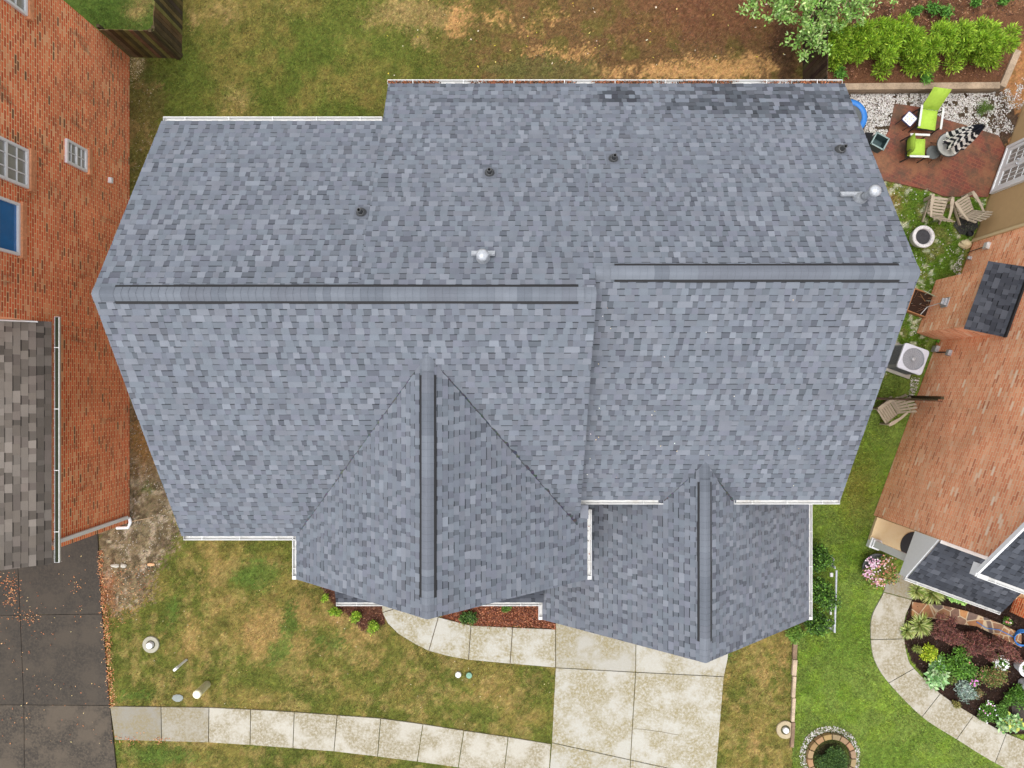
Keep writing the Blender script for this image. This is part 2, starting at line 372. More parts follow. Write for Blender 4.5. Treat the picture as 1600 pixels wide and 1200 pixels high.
# generic many-small-faces mesh
def fast_mesh(name,V,Fc,C,mat,parent=None,origin=None):
    """V (n,k,3) one polygon of k verts per item; C (n,3)"""
    n,k,_=V.shape
    Mx=mat_of(parent) if parent is not None else (Matrix.Translation(Vector(origin)) if origin is not None else Matrix.Identity(4))
    A=np.array(Mx.inverted()); P=V.reshape(-1,3)@A[:3,:3].T+A[:3,3]
    me=bpy.data.meshes.new(name); me.vertices.add(n*k); me.vertices.foreach_set('co',P.astype(np.float32).ravel())
    me.loops.add(n*k); me.loops.foreach_set('vertex_index',np.arange(n*k,dtype=np.int32))
    me.polygons.add(n); me.polygons.foreach_set('loop_start',np.arange(0,n*k,k,dtype=np.int32)); me.update(calc_edges=True)
    ca=me.color_attributes.new('Col','FLOAT_COLOR','POINT'); CC=np.repeat(np.concatenate([C,np.ones((n,1))],1),k,axis=0)
    ca.data.foreach_set('color',CC.astype(np.float32).ravel()); me.materials.append(mat)
    o=bpy.data.objects.new(name,me); sc.collection.objects.link(o)
    if parent is not None: o.parent=parent
    elif origin is not None: o.location=origin
    MW[o.name]=Mx
    return o
def rnd_unit(n):
    v=rng.normal(size=(n,3)); return v/np.linalg.norm(v,axis=1,keepdims=True)
def leaves(P,L,Wd,up=.5,droop=0,out=None,fold=0):
    """diamond leaves at points P; L,Wd length/width arrays"""
    n=len(P); d=rnd_unit(n)
    if out is not None: d=d*.6+out; 
    d[:,2]+=-droop; d/=np.linalg.norm(d,axis=1,keepdims=True)
    nr=rnd_unit(n)*(1-up)+np.array([0,0,1.])*up
    s=np.cross(d,nr); s/=np.linalg.norm(s,axis=1,keepdims=True)+1e-9
    L=np.broadcast_to(L,(n,))[:,None]; Wd=np.broadcast_to(Wd,(n,))[:,None]
    return np.stack([P,P+d*L*.45+s*Wd*.5,P+d*L,P+d*L*.45-s*Wd*.5],1)
def palette(cols,n,jit=.18):
    c=np.array([lin(x) for x in cols])[rng.integers(0,len(cols),n)]
    return .82*c*(1+rng.normal(0,jit,(n,1)))*(1+rng.normal(0,jit*.3,(n,3)))
def ell(n,c,r,shell=.55):
    d=rnd_unit(n); q=(shell+(1-shell)*rng.random((n,1)))
    return np.array(c)+d*np.array(r)*q, d

# lawn blades
def scatter(poly,n):
    xs=[p[0] for p in poly]; ys=[p[1] for p in poly]; out=[]
    x=rng.uniform(min(xs),max(xs),n*3); y=rng.uniform(min(ys),max(ys),n*3); m=inpoly(x,y,poly)
    return x[m][:n],y[m][:n]
def lawn(name,polys,dens,h=.05,tint=1.08,excl=()):
    X=[];Y=[]
    for poly in polys:
        n_=len(poly); area=abs(sum(poly[i][0]*poly[(i+1)%n_][1]-poly[(i+1)%n_][0]*poly[i][1] for i in range(n_)))/2
        x,y=scatter(poly,int(area*dens)); X.append(x); Y.append(y)
    x=np.concatenate(X); y=np.concatenate(Y)
    keep=np.ones(len(x),bool)
    for e in excl: keep&=~inpoly(x,y,e)
    x=x[keep]; y=y[keep]
    cl=vnoise(x,y,12,17,3); k=rng.random(len(x))<sstep(.25,.55,cl)*.8+.2; x=x[k]; y=y[k]
    C=ground_col(x,y)*tint
    green=(C[:,1]>C[:,0]*.86); kk=green|(rng.random(len(x))<.45); x,y,C=x[kk],y[kk],C[kk]
    n=len(x); P=np.stack([(x-800)/50,(600-y)/50,np.full(n,-.03)],1)
    a=rng.uniform(0,2*np.pi,n); hh=h*rng.uniform(.5,1.3,n)
    d=np.stack([np.cos(a)*hh*.9,np.sin(a)*hh*.9,hh],1); s=np.stack([-np.sin(a),np.cos(a),0*a],1)*rng.uniform(.005,.011,(n,1))
    C=C*np.clip(1+rng.normal(0,.42,(n,1)),.25,2.2)*(1+rng.normal(0,.08,(n,3)))
    V=np.stack([P-s,P+s,P+d],1)
    o=fast_mesh(name,V,None,np.clip(C,.002,1),M['blade']); struct(o,'stuff'); o['label']='short patchy lawn grass'; return o

DRIVE=[(868,960),(868,1043),(862,1160),(858,1200),(856,1300),(1105,1300),(1115,1200),(1133,1050),(1140,1000),(1140,960)]
WALK=[(597,940),(598,957),(606,974),(622,990),(648,1006),(670,1017),(700,1025),(735,1031),(800,1037),(868,1043),(868,983),(801,980),(736,978),(684,966),(650,956),(640,940)]
SIDE_T=[(172,1103),(252,1104),(327,1105),(392,1108),(460,1112),(527,1117),(595,1122),(661,1131),(725,1141),(794,1151),(861,1162)]
SIDE_B=[(180,1156),(253,1158),(326,1160),(391,1164),(458,1169),(522,1174),(590,1182),(652,1190),(716,1199),(787,1211),(857,1222)]
LDRIVE=[(-200,780),(150,780),(153,860),(160,960),(172,1103),(-200,1103)]
RW_OUT=[(1388,890),(1380,925),(1362,962),(1360,999),(1366,1032),(1388,1067),(1440,1120),(1494,1155),(1554,1192),(1640,1235)]
RW_IN=[(1432,900),(1425,937),(1414,965),(1413,998),(1418,1026),(1428,1044),(1469,1083),(1521,1117),(1572,1145),(1660,1180)]
SIDE=SIDE_T+SIDE_B[::-1]; RW=RW_OUT+RW_IN[::-1]
PATIO=[(1398,162),(1440,168),(1475,186),(1516,198),(1560,212),(1571,235),(1543,308),(1475,307),(1450,297),(1382,282),(1350,275),(1350,230),(1375,225),(1388,205)]
BED=[(1425,905),(1424,935),(1414,965),(1413,1000),(1424,1032),(1467,1085),(1520,1120),(1572,1150),(1700,1150),(1700,800),(1450,850)]
lawn('front_lawn_grass',[[(152,835),(470,830),(520,940),(600,960),(680,1020),(868,1045),(862,1162),(500,1115),(172,1104)],[(185,1158),(460,1168),(720,1202),(185,1202)],
      [(1140,1000),(1240,985),(1236,1202),(1112,1202)]],.42,.045,1.08,(WALK,SIDE,DRIVE))
lawn('side_lawn_grass',[[(1268,640),(1405,640),(1362,800),(1360,1000),(1440,1120),(1560,1202),(1238,1202),(1240,985),(1268,985)],[(1385,282),(1545,310),(1440,560),(1380,640),(1290,640)]],.60,.06,1.1,(RW,PATIO))
lawn('back_lawn_grass',[[(200,95),(285,92),(290,-10),(900,-10),(900,128),(600,130),(600,188),(250,188),(205,300)],[(110,-10),(240,-10),(240,52),(150,40)]],.36,.05,1.08)

# ------------------------------------------------------------------ paving
def slabs(name,polys,mat,z=.02,gap=.012,th=.1,grooves=True,shades=None):
    mb=MB()
    for i,p in enumerate(polys):
        P=[W(x,y,0) for x,y in p]; c=sum(P,Vector())/len(P); s=shades[i] if shades else random.uniform(.94,1.05)
        Q=[]
        n=len(P); A=sum(P[k].x*P[(k+1)%n].y-P[(k+1)%n].x*P[k].y for k in range(n))
        if A<0: P=P[::-1]
        for k in range(n):          # inset by gap
            a,b,d=P[k-1],P[k],P[(k+1)%n]; e1=(b-a).normalized(); e2=(d-b).normalized()
            n1=Vector((-e1.y,e1.x,0)); n2=Vector((-e2.y,e2.x,0)); m=(n1+n2); m=m/max(.3,m.dot(n1)) if m.length>1e-6 else n1
            Q.append(b+m*gap)
        mb.prism([(q.x,q.y) for q in Q],z-th,z,(s,s,s))
    o=mb.build(name,mat); struct(o); return o
def base_sheet(name,poly,z=.006):
    mb=MB(); P=[W(x,y,0) for x,y in poly]; mb.prism([(q.x,q.y) for q in P],z-.08,z,lin((86,76,60))); o=mb.build(name,M['ground']); struct(o)
slabs('driveway',[[(868,955),(868,1043),(993,1050),(994,955)],[(994,955),(993,1050),(1131,1057),(1137,1030),(1145,955)],
   [(868,1043),(862,1160),(985,1187),(993,1050)],[(993,1050),(985,1187),(1118,1216),(1131,1057)],
   [(862,1160),(857,1222),(856,1330),(980,1340),(985,1187)],[(985,1187),(980,1340),(1100,1345),(1118,1216)]],M['conc'],shades=[.86,.97,.97,1.0,.94,.98])
slabs('path',[[(596,925),(597,957),(614,952),(630,925)],[(597,957),(606,974),(622,990),(648,1006),(670,1017),(685,964),(650,935),(630,925),(614,952)],
   [(670,1017),(700,1025),(732,1031),(736,977),(685,964)],[(732,1031),(797,1037),(801,980),(736,977)],[(797,1037),(868,1043),(868,983),(801,980)]],M['conc'],shades=[.98,1.0,1.0,1.02,1.0])
base_sheet('path_base',WALK)
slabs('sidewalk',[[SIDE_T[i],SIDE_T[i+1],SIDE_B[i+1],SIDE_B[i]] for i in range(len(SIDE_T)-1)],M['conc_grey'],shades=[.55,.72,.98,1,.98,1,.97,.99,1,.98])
def catmull(P,sub=6):
    segs=[]; Q=[P[0]]+list(P)+[P[-1]]
    for i in range(1,len(Q)-2):
        p0,p1,p2,p3=[np.array(q,float) for q in Q[i-1:i+3]]; o=[]
        for k in range(sub+1):
            t=k/sub; o.append(tuple(.5*((2*p1)+(-p0+p2)*t+(2*p0-5*p1+4*p2-p3)*t*t+(-p0+3*p1-3*p2+p3)*t**3)))
        segs.append(o)
    return segs
def strip_slabs(A_,B_,groups):
    a=catmull(A_); b=catmull(B_); out=[]
    for g in groups:
        x=[];y=[]
        for k in g: x+=a[k] if not x else a[k][1:]; y+=b[k] if not y else b[k][1:]
        out.append(x+y[::-1])
    return out
slabs('neighbour_path',strip_slabs(RW_OUT,RW_IN,[[0],[1,2],[3,4],[5],[6],[7],[8]]) if True else [[RW_OUT[0],RW_OUT[1],RW_IN[1],RW_IN[0]],[RW_OUT[1],RW_OUT[2],RW_OUT[3],RW_IN[3],RW_IN[2],RW_IN[1]],[RW_OUT[3],RW_OUT[4],RW_OUT[5],RW_IN[5],RW_IN[4],RW_IN[3]],
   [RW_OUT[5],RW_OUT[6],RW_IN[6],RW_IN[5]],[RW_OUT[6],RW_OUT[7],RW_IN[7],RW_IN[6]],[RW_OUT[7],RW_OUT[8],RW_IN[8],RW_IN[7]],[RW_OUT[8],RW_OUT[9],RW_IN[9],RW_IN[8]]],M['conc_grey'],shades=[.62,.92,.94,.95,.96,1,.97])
slabs('neighbour_driveway',[[(-300,780),(-300,962),(-60,962),(32,961),(24,780)],[(24,780),(32,961),(160,959),(150,780)],[(-300,962),(-300,1101),(38,1101),(32,961)],[(32,961),(38,1101),(172,1102),(160,959)],
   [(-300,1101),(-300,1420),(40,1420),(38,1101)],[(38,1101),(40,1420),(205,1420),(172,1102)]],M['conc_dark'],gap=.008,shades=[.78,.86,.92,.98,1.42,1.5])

# patio of red brick pavers
pm,n_,l_,b_=nodes('red_brick_pavers')
def make_patio_mat():
    n,l,b=n_,l_,b_
    tc=n.new('ShaderNodeTexCoord'); mp=n.new('ShaderNodeMapping'); mp.inputs['Rotation'].default_value=(0,0,R(24)); l.new(tc.outputs['Object'],mp.inputs['Vector'])
    t=n.new('ShaderNodeTexBrick'); l.new(mp.outputs[0],t.inputs['Vector']); t.inputs['Scale'].default_value=1
    t.inputs['Color1'].default_value=(0,0,0,1); t.inputs['Color2'].default_value=(1,1,1,1); t.inputs['Brick Width'].default_value=.21; t.inputs['Row Height'].default_value=.105; t.inputs['Mortar Size'].default_value=.008
    c=ramp(n,l,t.outputs['Color'],[(0,lin((92,45,34))),(.5,lin((106,50,36))),(1,lin((114,57,40)))])
    c=mixc(n,l,'MIX',t.outputs['Fac'],c,lin((128,72,50)))
    g=noise(n,l,.9,7,.68); c=mixc(n,l,'MIX',ramp(n,l,g,[(.42,0.),(.58,.95)]),c,lin((124,82,54)))
    h=noise(n,l,1.7,8,.75); c=mixc(n,l,'MIX',ramp(n,l,h,[(.46,0.),(.62,.85)]),c,lin((72,54,38)))
    f=noise(n,l,30,5,.7); c=mixc(n,l,'MULTIPLY',1.0,c,ramp(n,l,f,[(.25,.8),(.75,1.2)]))
    l.new(c,b.inputs['Base Color']); b.inputs['Roughness'].default_value=.7; bump(n,l,b,f,.004)
make_patio_mat()
mb=MB(); mb.prism([(W(x,y).x,W(x,y).y) for x,y in PATIO],-.08,.015); struct(mb.build('patio',pm))

# ------------------------------------------------------------------ shingles
def clip_poly(poly,clip):
    out=poly
    n=len(clip)
    for i in range(n):
        ax,ay=clip[i]; bx,by=clip[(i+1)%n]; inp=out; out=[]
        if not inp: return []
        side=lambda p:(bx-ax)*(p[1]-ay)-(by-ay)*(p[0]-ax)
        for j in range(len(inp)):
            p=inp[j]; q=inp[(j+1)%len(inp)]; sp=side(p); sq=side(q)
            if sp>=0: out.append(p)
            if (sp>=0)!=(sq>=0):
                t=sp/(sp-sq); out.append((p[0]+(q[0]-p[0])*t,p[1]+(q[1]-p[1])*t))
    return out
SLATE=[(102,107,115),(100,105,114),(105,109,117),(100,105,114),(103,106,114),(109,114,122),(100,106,114),(102,105,115),(102,108,116),(111,115,123),(96,100,109)]
BROWN=[(108,101,94),(98,91,84),(118,111,104),(90,84,78),(104,96,90)]
CHAR=[(64,67,74),(70,73,80),(58,61,68),(76,79,86),(62,65,72)]
def shingle_slope(name,poly3,parent,pal,exposure=.143,wmin=.10,wmax=.17,gapdark=.92,band=.30,stain=None,deck=True,tab=None,deckmat=None,thick=.13):
    """poly3: corner points of a planar slope, first edge = eave"""
    P=[Vector(p) for p in poly3]; o=P[0]; u=(P[1]-P[0]).normalized(); nrm=u.cross(P[2]-P[1]).normalized()
    if nrm.z<0: nrm=-nrm
    v=nrm.cross(u)
    if v.z<0: v=-v
    uv=[((p-o).dot(u),(p-o).dot(v)) for p in P]
    A=sum(uv[i][0]*uv[(i+1)%len(uv)][1]-uv[(i+1)%len(uv)][0]*uv[i][1] for i in range(len(uv)))
    if A<0: uv=uv[::-1]
    umin=min(p[0] for p in uv); umax=max(p[0] for p in uv); vmax=max(p[1] for p in uv); vmin=min(p[1] for p in uv)
    cols=[lin(c) for c in pal]; mb=MB()
    def pt(a,b,h): return o+u*a+v*b+nrm*h
    def add(a0,a1,b0,b1,h0,h1,col):
        q=clip_poly([(a0,b0),(a1,b0),(a1,b1),(a0,b1)],uv)
        if len(q)<3: return
        mb.face([pt(x,y,h0+(h1-h0)*(y-b0)/(b1-b0)) for x,y in q],col)
    def addp(q,h0,h1,b0,b1,col):
        q=clip_poly(q,uv)
        if len(q)<3: return
        mb.face([pt(x,y,h0+(h1-h0)*(y-b0)/(b1-b0)) for x,y in q],col)
    k=0; b=vmin
    while b<vmax:
        b1=b+exposure; a=umin-random.uniform(0,.3); tooth=random.random()<.5
        while a<umax:
            w_=random.uniform(wmin,wmax)*(1.1 if tooth else .95)
            if random.random()<.12: w_*=1.7
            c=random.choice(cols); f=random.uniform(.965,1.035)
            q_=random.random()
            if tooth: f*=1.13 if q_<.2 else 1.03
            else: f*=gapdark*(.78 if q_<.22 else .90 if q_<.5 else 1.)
            mid=pt(a+w_/2,b+exposure/2,0); d=1.0
            if stain: d=stain(mid,k)
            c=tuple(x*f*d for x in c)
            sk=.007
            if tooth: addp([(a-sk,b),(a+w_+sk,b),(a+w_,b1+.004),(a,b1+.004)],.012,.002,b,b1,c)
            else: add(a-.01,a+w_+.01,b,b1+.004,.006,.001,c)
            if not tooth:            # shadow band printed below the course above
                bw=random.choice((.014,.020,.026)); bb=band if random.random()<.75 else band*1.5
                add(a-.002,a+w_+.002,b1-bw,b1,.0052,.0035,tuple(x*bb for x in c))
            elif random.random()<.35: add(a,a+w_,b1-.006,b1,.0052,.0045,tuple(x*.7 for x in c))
            e0=max(umin,a); e1=min(umax,a+w_)     # cut lower edge of the course
            if e1-e0>.01 and clip_poly([(e0,b),(e1,b),(e1,b+.01),(e0,b+.01)],uv) and clip_poly([(e0,b),(e0+.01,b),(e0+.01,b+.01)],uv) and clip_poly([(e1-.01,b),(e1,b),(e1-.01,b+.01)],uv):
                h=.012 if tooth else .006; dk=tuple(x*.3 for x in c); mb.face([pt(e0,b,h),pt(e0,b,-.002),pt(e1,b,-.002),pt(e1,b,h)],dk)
            if tooth and random.random()<.4: add(a+w_,a+w_+.006,b,b1,.0095,.003,tuple(x*.6 for x in c))
            a+=w_; tooth=not tooth
        b=b1; k+=1
    so_=mb.build(name,M['shingle'],parent)
    if deck:
        d=MB(); n=len(P); top=[p-nrm*.004 for p in P]; bot=[p-nrm*thick for p in P]
        cen=sum(P,Vector())/n
        top=[p+(cen-p).normalized()*.11 for p in top]; bot=[p+(cen-p).normalized()*.11 for p in bot]
        d.mesh(top+bot,[tuple(range(n)),tuple(range(n,2*n))[::-1]]+[(i,(i+1)%n,n+(i+1)%n,n+i) for i in range(n)])
        d.build('roof_deck',deckmat or M['white_clean'],parent)
    return so_
def ridge_cap(a,b,s1,s2,parent,pal,vent=None,w_=.165):
    """a,b ridge ends; s1,s2 downhill unit vectors each side; vent=(t0,t1) metres from a with a black vent beneath"""
    a=Vector(a); b=Vector(b); d=(b-a).normalized(); L=(b-a).length; cols=[lin(c) for c in pal]; mb=MB()
    up=Vector((0,0,1)); t=0
    while t<L:
        t1=min(t+.148,L); inside=vent and vent[0]<(t+t1)/2<vent[1]; h=.040 if inside else .016
        if t==0 or random.random()<.3: base_c=random.choice(cols)
        f=random.uniform(.985,1.015); c=tuple(x*f for x in base_c)
        for (ta,tb,cc) in ((t,t1-.006,c),(t1-.006,t1,tuple(x*.8 for x in c))):
            hh=(h+.006*(ta-t)/(t1-t+1e-6),h+.006*(tb-t)/(t1-t+1e-6))
            prof=[(1.0,s1),(.45,s1),(0,None),(.45,s2),(1.0,s2)]; ra=[]; rb=[]
            for fr,s in prof:
                off=(s*w_*fr if s is not None else Vector())+up*(-.008 if s is None else 0)
                if fr==.45: off+=up*.006
                ra.append(a+d*ta+off+up*hh[0]); rb.append(a+d*tb+off+up*hh[1])
            for i in range(4): mb.face([ra[i],rb[i],rb[i+1],ra[i+1]],cc)
            if ta!=t or tb-ta>.05:
                ee=ra if ta==t else rb; hv=up*(max(hh)+.0)
                for i in range(4): mb.face([ee[i],ee[i]-hv,ee[i+1]-hv,ee[i+1]],cc)
        t+=.142
    o=mb.build('ridge_cap',M['shingle'],parent,smooth=False)
    if vent:
        vb=MB(); A=a+d*(vent[0]+.09); B=a+d*(vent[1]-.09)
        for s in (s1,s2):
            nn=s.cross(d).normalized(); nn=nn if nn.z>0 else -nn
            lo=s*(w_+.042)
            N=int((vent[1]-vent[0])/1.22)+1
            for i in range(N):
                p=A+(B-A)*(i/N); q=A+(B-A)*((i+1)/N); j=random.uniform(-.010,.010)
                p1=p+lo+s*j; q1=q+lo+s*(j+random.uniform(-.003,.003))
                vb.mesh([p+nn*.026,q+nn*.026,q1+nn*.022,p1+nn*.022,p1+nn*.0,q1+nn*.0],[(0,1,2,3),(3,2,5,4)])
        vb.build('ridge_vent',M['black'],parent)
    return o
def gutter(a,b,out,parent,straps=1.25,litter=0,depth=.1,width=.11,ends=(1,1),dark=False):
    a=Vector(a); b=Vector(b); out=Vector(out).normalized(); d=(b-a).normalized(); up=Vector((0,0,1)); mb=MB()
    prof=[(.0,.0),(.0,-depth),(width*.75,-depth),(width,-.03),(width,0),(width-.018,0),(width-.018,-.03),(width*.72,-depth+.006),(.006,-depth+.006),(.006,0)]
    pa=[a+out*x+up*z for x,z in prof]; pb=[b+out*x+up*z for x,z in prof]; n=len(prof)
    mb.mesh(pa+pb,[(i,(i+1)%n,n+(i+1)%n,n+i) for i in range(n)])
    for e,p in zip(ends,(a,b)):
        if e: mb.bar(p,p+out*width,.006,depth*1.0) if False else mb.box(p+out*width/2-up*depth/2,(.006,width,depth),Matrix((d,out,up)).transposed())
    L=(b-a).length; N=max(1,int(L/straps))
    if dark:
        fl_=MB(); fl_.face([a+out*.008-up*.04,b+out*.008-up*.04,b+out*(width-.02)-up*.04,a+out*(width-.02)-up*.04],lin((44,48,34)))  # flat dark strip laid inside the trough, below the lip
    for i in range(N+1):
        p=a+d*(L*(i+.5)/(N+1)) if N>1 else a+d*L*(i+.5)/(N+1)
        mb.box(p+out*width/2+up*.003,(.018,width,.006),Matrix((d,out,up)).transposed())
    o=mb.build('gutter',M['white'],parent)
    if dark: fl_.build('gutter_dark_strip',M['shingle'],o)
    if litter:
        n=int(litter*L); t=rng.uniform(0,1,n); cl=vnoise(t*L*50,t*0,40,33,3); t=t[rng.random(n)<sstep(.3,.7,cl)]; n=len(t)
        P=np.array(a)[None]+np.array(b-a)[None]*t[:,None]+np.array(out)[None]*rng.uniform(.01,width-.025,(n,1))+np.array([0,0,1])*rng.uniform(-.07,-.01,(n,1))
        lf=fast_mesh('leaf_litter',leaves(P,.045,.03,.8),None,palette([(150,84,50),(176,110,70),(96,66,46),(128,80,50),(70,56,40)],n),M['leaf'],o); lf['kind']='stuff'
    return o
def downhill(p_ridge,p_eave):
    d=Vector(p_eave)-Vector(p_ridge); return d.normalized()

# ------------------------------------------------------------------ MAIN HOUSE
house=empty('house',(0,0,0),0,'large house in the middle under a blue grey shingle roof with two front gables','house')
XL,XM,XR=-8.0,1.61,7.93; XS=-2.95
ZL,YL=9.0,1.716; YBL,ZBL=6.0,6.205; YFL,ZFL=-3.68,5.17
pb=(ZL-ZBL)/(YBL-YL)
YR=2.17; ZR=ZL-pb*(YR-YL); YBR=7.16; ZBR=ZL-pb*(YBR-YL); YFR,ZFR=-2.80,5.22
AX,AZ,AYF,AW,AEZ=-1.70,8.21,-4.73,3.52,5.17
BX,BZ,BYF,BW,BEZ=4.50,5.91,-6.48,3.66,2.76
def dirt_back(p,k):
    x=p.x; y=p.y; s=1.0
    m=float(np.exp(-((x-5.6)/2.4)**2)*np.exp(-((y-6.72)/.45)**2))
    nn=vnoise(np.array([x*50.]),np.array([y*260.]),60,41,3)[0]
    if m>.10 and m*1.3+(nn-.5)*1.9>.40 : s*=random.choice([.40,.45,.5,.55,.6,.66,.98,1.04])
    m2=np.exp(-((x-1.5)/3.6)**2)*np.exp(-((y-6.62)/.08)**2)
    if m2>.4 and nn>.42: s*=.70
    if y>7.05: s*=.82
    return s
def valley_dirt(lines):
    def f(p,k):
        s=1.
        for (x0,y0,x1,y1,wd,dk) in lines:
            d=Vector((x1-x0,y1-y0)); L=d.length; q=Vector((p.x-x0,p.y-y0)); t=q.dot(d)/L/L
            if -.02<t<1.05:
                dist=abs(q.x*d.y-q.y*d.x)/L
                if dist<wd*(0.35+.8*max(t,0))*random.uniform(.5,1.4): s=min(s,dk*random.uniform(.85,1.2))
        return min(s,1.)
    return f
vL=valley_dirt([(AX,.6,AX+AW-.2,-3.2,.16,.84),(AX,.6,AX-AW,-3.68,.10,.88)])
vA=valley_dirt([(AX,.6,AX+AW-.2,-3.2,.10,.86)])
vR=valley_dirt([(BX,-1.81,BX+.83,-2.8,.14,.7),(BX,-1.81,BX-.83,-2.8,.10,.75)])
def eave_dirt_shade(p,k):  # tint below the main eave: dirt plus soft eave shadow painted in
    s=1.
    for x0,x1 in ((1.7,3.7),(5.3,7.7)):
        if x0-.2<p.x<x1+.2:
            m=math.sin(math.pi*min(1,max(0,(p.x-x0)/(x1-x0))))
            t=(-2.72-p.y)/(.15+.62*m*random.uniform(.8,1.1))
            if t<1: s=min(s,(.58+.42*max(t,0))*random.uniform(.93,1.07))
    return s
# back slope, left and right pieces share one plane
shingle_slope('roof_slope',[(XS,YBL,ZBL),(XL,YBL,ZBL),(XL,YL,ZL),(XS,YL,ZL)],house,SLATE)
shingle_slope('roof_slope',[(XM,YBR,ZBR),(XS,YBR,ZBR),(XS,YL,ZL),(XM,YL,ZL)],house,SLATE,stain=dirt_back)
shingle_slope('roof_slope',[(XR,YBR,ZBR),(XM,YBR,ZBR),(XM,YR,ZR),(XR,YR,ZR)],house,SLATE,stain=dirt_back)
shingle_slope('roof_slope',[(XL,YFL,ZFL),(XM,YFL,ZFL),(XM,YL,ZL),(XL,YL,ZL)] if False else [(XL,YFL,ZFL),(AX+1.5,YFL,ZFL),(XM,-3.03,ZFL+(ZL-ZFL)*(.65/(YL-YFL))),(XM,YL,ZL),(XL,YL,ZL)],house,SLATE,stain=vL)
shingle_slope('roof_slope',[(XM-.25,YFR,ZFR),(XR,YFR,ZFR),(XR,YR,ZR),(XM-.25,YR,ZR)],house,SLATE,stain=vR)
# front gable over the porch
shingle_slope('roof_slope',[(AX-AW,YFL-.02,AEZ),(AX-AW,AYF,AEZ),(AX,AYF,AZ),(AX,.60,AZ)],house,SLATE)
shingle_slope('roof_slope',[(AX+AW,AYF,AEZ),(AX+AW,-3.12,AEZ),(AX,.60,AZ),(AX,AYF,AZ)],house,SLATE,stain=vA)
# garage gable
shingle_slope('roof_slope',[(BX-BW,-2.5,BEZ),(BX-BW,BYF,BEZ),(BX,BYF,BZ),(BX,-1.81,BZ)],house,SLATE,stain=eave_dirt_shade)
shingle_slope('roof_slope',[(BX+BW,BYF,BEZ),(BX+BW,-2.5,BEZ),(BX,-1.81,BZ),(BX,BYF,BZ)],house,SLATE,stain=eave_dirt_shade)
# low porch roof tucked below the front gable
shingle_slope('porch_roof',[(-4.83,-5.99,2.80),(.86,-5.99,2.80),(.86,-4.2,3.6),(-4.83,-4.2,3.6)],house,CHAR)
def valley_strip(p0,p1,side,nrm,w0,w1,col=(58,60,64)):
    p0=Vector(p0); p1=Vector(p1); d=(p1-p0); Ld=d.length; d/=Ld; n=int(Ld/.05); mb=MB(); side=Vector(side); side=(side-d*side.dot(d)).normalized(); nrm=Vector(nrm)*.017
    prev=None
    for i in range(n+1):
        t=i/n; nz=vnoise(np.array([t*Ld*100.]),np.array([side.x*7+3.]),14,91,3)[0]; wd=max(.006,(w0+(w1-w0)*t)*(2.6*(nz-.28))); p=p0+d*(t*Ld); k=round(p.y/.119)
        cur=(p+nrm-side*.012,p+nrm+side*wd)
        if prev: mb.face([prev[0],cur[0],cur[1],prev[1]],tuple(x*random.uniform(.75,1.25) for x in lin(col)))
        prev=cur
    mb.build('valley_dirt',M['shingle'],house)
nF=Vector((0,-pf0,1)).normalized() if False else Vector((0,-(ZL-ZFL)/(YL-YFL),1)).normalized()
def onF(x,y): return (x,y,ZL-(ZL-ZFL)/(YL-YFL)*(YL-y))
def onR(x,y): return (x,y,ZR-(ZR-ZFR)/(YR-YFR)*(YR-y))
sA=(AZ-AEZ)/AW; pF=(ZL-ZFL)/(YL-YFL)
def vy(x): # where front gable slope meets main front slope
    return YL-(ZL-(AZ-sA*abs(x-AX)))/pF
valley_strip(onF(AX+.25,vy(AX+.25)),onF(XM-.05,vy(XM-.05)),(1,.3,0),nF,.014,.13)
valley_strip(onF(AX-.3,vy(AX-.3)),onF(AX-AW+.15,vy(AX-AW+.15)),(-1,.3,0),nF,.010,.040,(74,77,82))
sB=(BZ-BEZ)/BW; pR=(ZR-ZFR)/(YR-YFR)
def vyb(x): return YR-(ZR-(BZ-sB*abs(x-BX)))/pR
valley_strip(onR(BX+.35,vyb(BX+.35)),onR(BX+.82,vyb(BX+.82)),(1,.3,0),Vector((0,-pR,1)).normalized(),.02,.06)
valley_strip(onR(BX-.35,vyb(BX-.35)),onR(BX-.82,vyb(BX-.82)),(-1,.3,0),Vector((0,-pR,1)).normalized(),.012,.03,(74,77,82))
CAP=[(105,110,118),(101,106,114),(94,99,107),(108,113,121),(98,102,110)]
sb=downhill((0,YL,ZL),(0,YBL,ZBL)); sf=downhill((0,YL,ZL),(0,YFL,ZFL)); sfr=downhill((0,YR,ZR),(0,YFR,ZFR))
ridge_cap((XL,YL,ZL),(XM,YL,ZL),sb,sf,house,CAP,(.32,9.36))
ridge_cap((XM+.02,YR,ZR),(XR,YR,ZR),sb,sfr,house,CAP,(.28,6.02))
sa1=downhill((AX,0,AZ),(AX-AW,0,AEZ)); sa2=downhill((AX,0,AZ),(AX+AW,0,AEZ))
ridge_cap((AX,AYF,AZ),(AX,.66,AZ),sa1,sa2,house,CAP,(.32,5.0))
sb1=downhill((BX,0,BZ),(BX-BW,0,BEZ)); sb2=downhill((BX,0,BZ),(BX+BW,0,BEZ))
ridge_cap((BX,BYF,BZ),(BX,-1.72,BZ),sb1,sb2,house,CAP,(.38,4.28))
# metal step flashing along the raised rake, brushed white rake boards
def rake(a,b,out):
    m_=MB(); m_.bar(Vector(a)-Vector((0,0,.16)),Vector(b)-Vector((0,0,.16)),.03,.16); m_.build('rake_board',M['white_clean'],house)
for sx,x in ((-1,XL+.16),(1,XR-.16)):
    if sx<0: rake((x,YBL,ZBL),(x,YL,ZL),sx); rake((x,YL,ZL),(x,YFL,ZFL),sx)
    else: rake((x,YBR,ZBR),(x,YR,ZR),sx); rake((x,YR,ZR),(x,YFR,ZFR),sx)
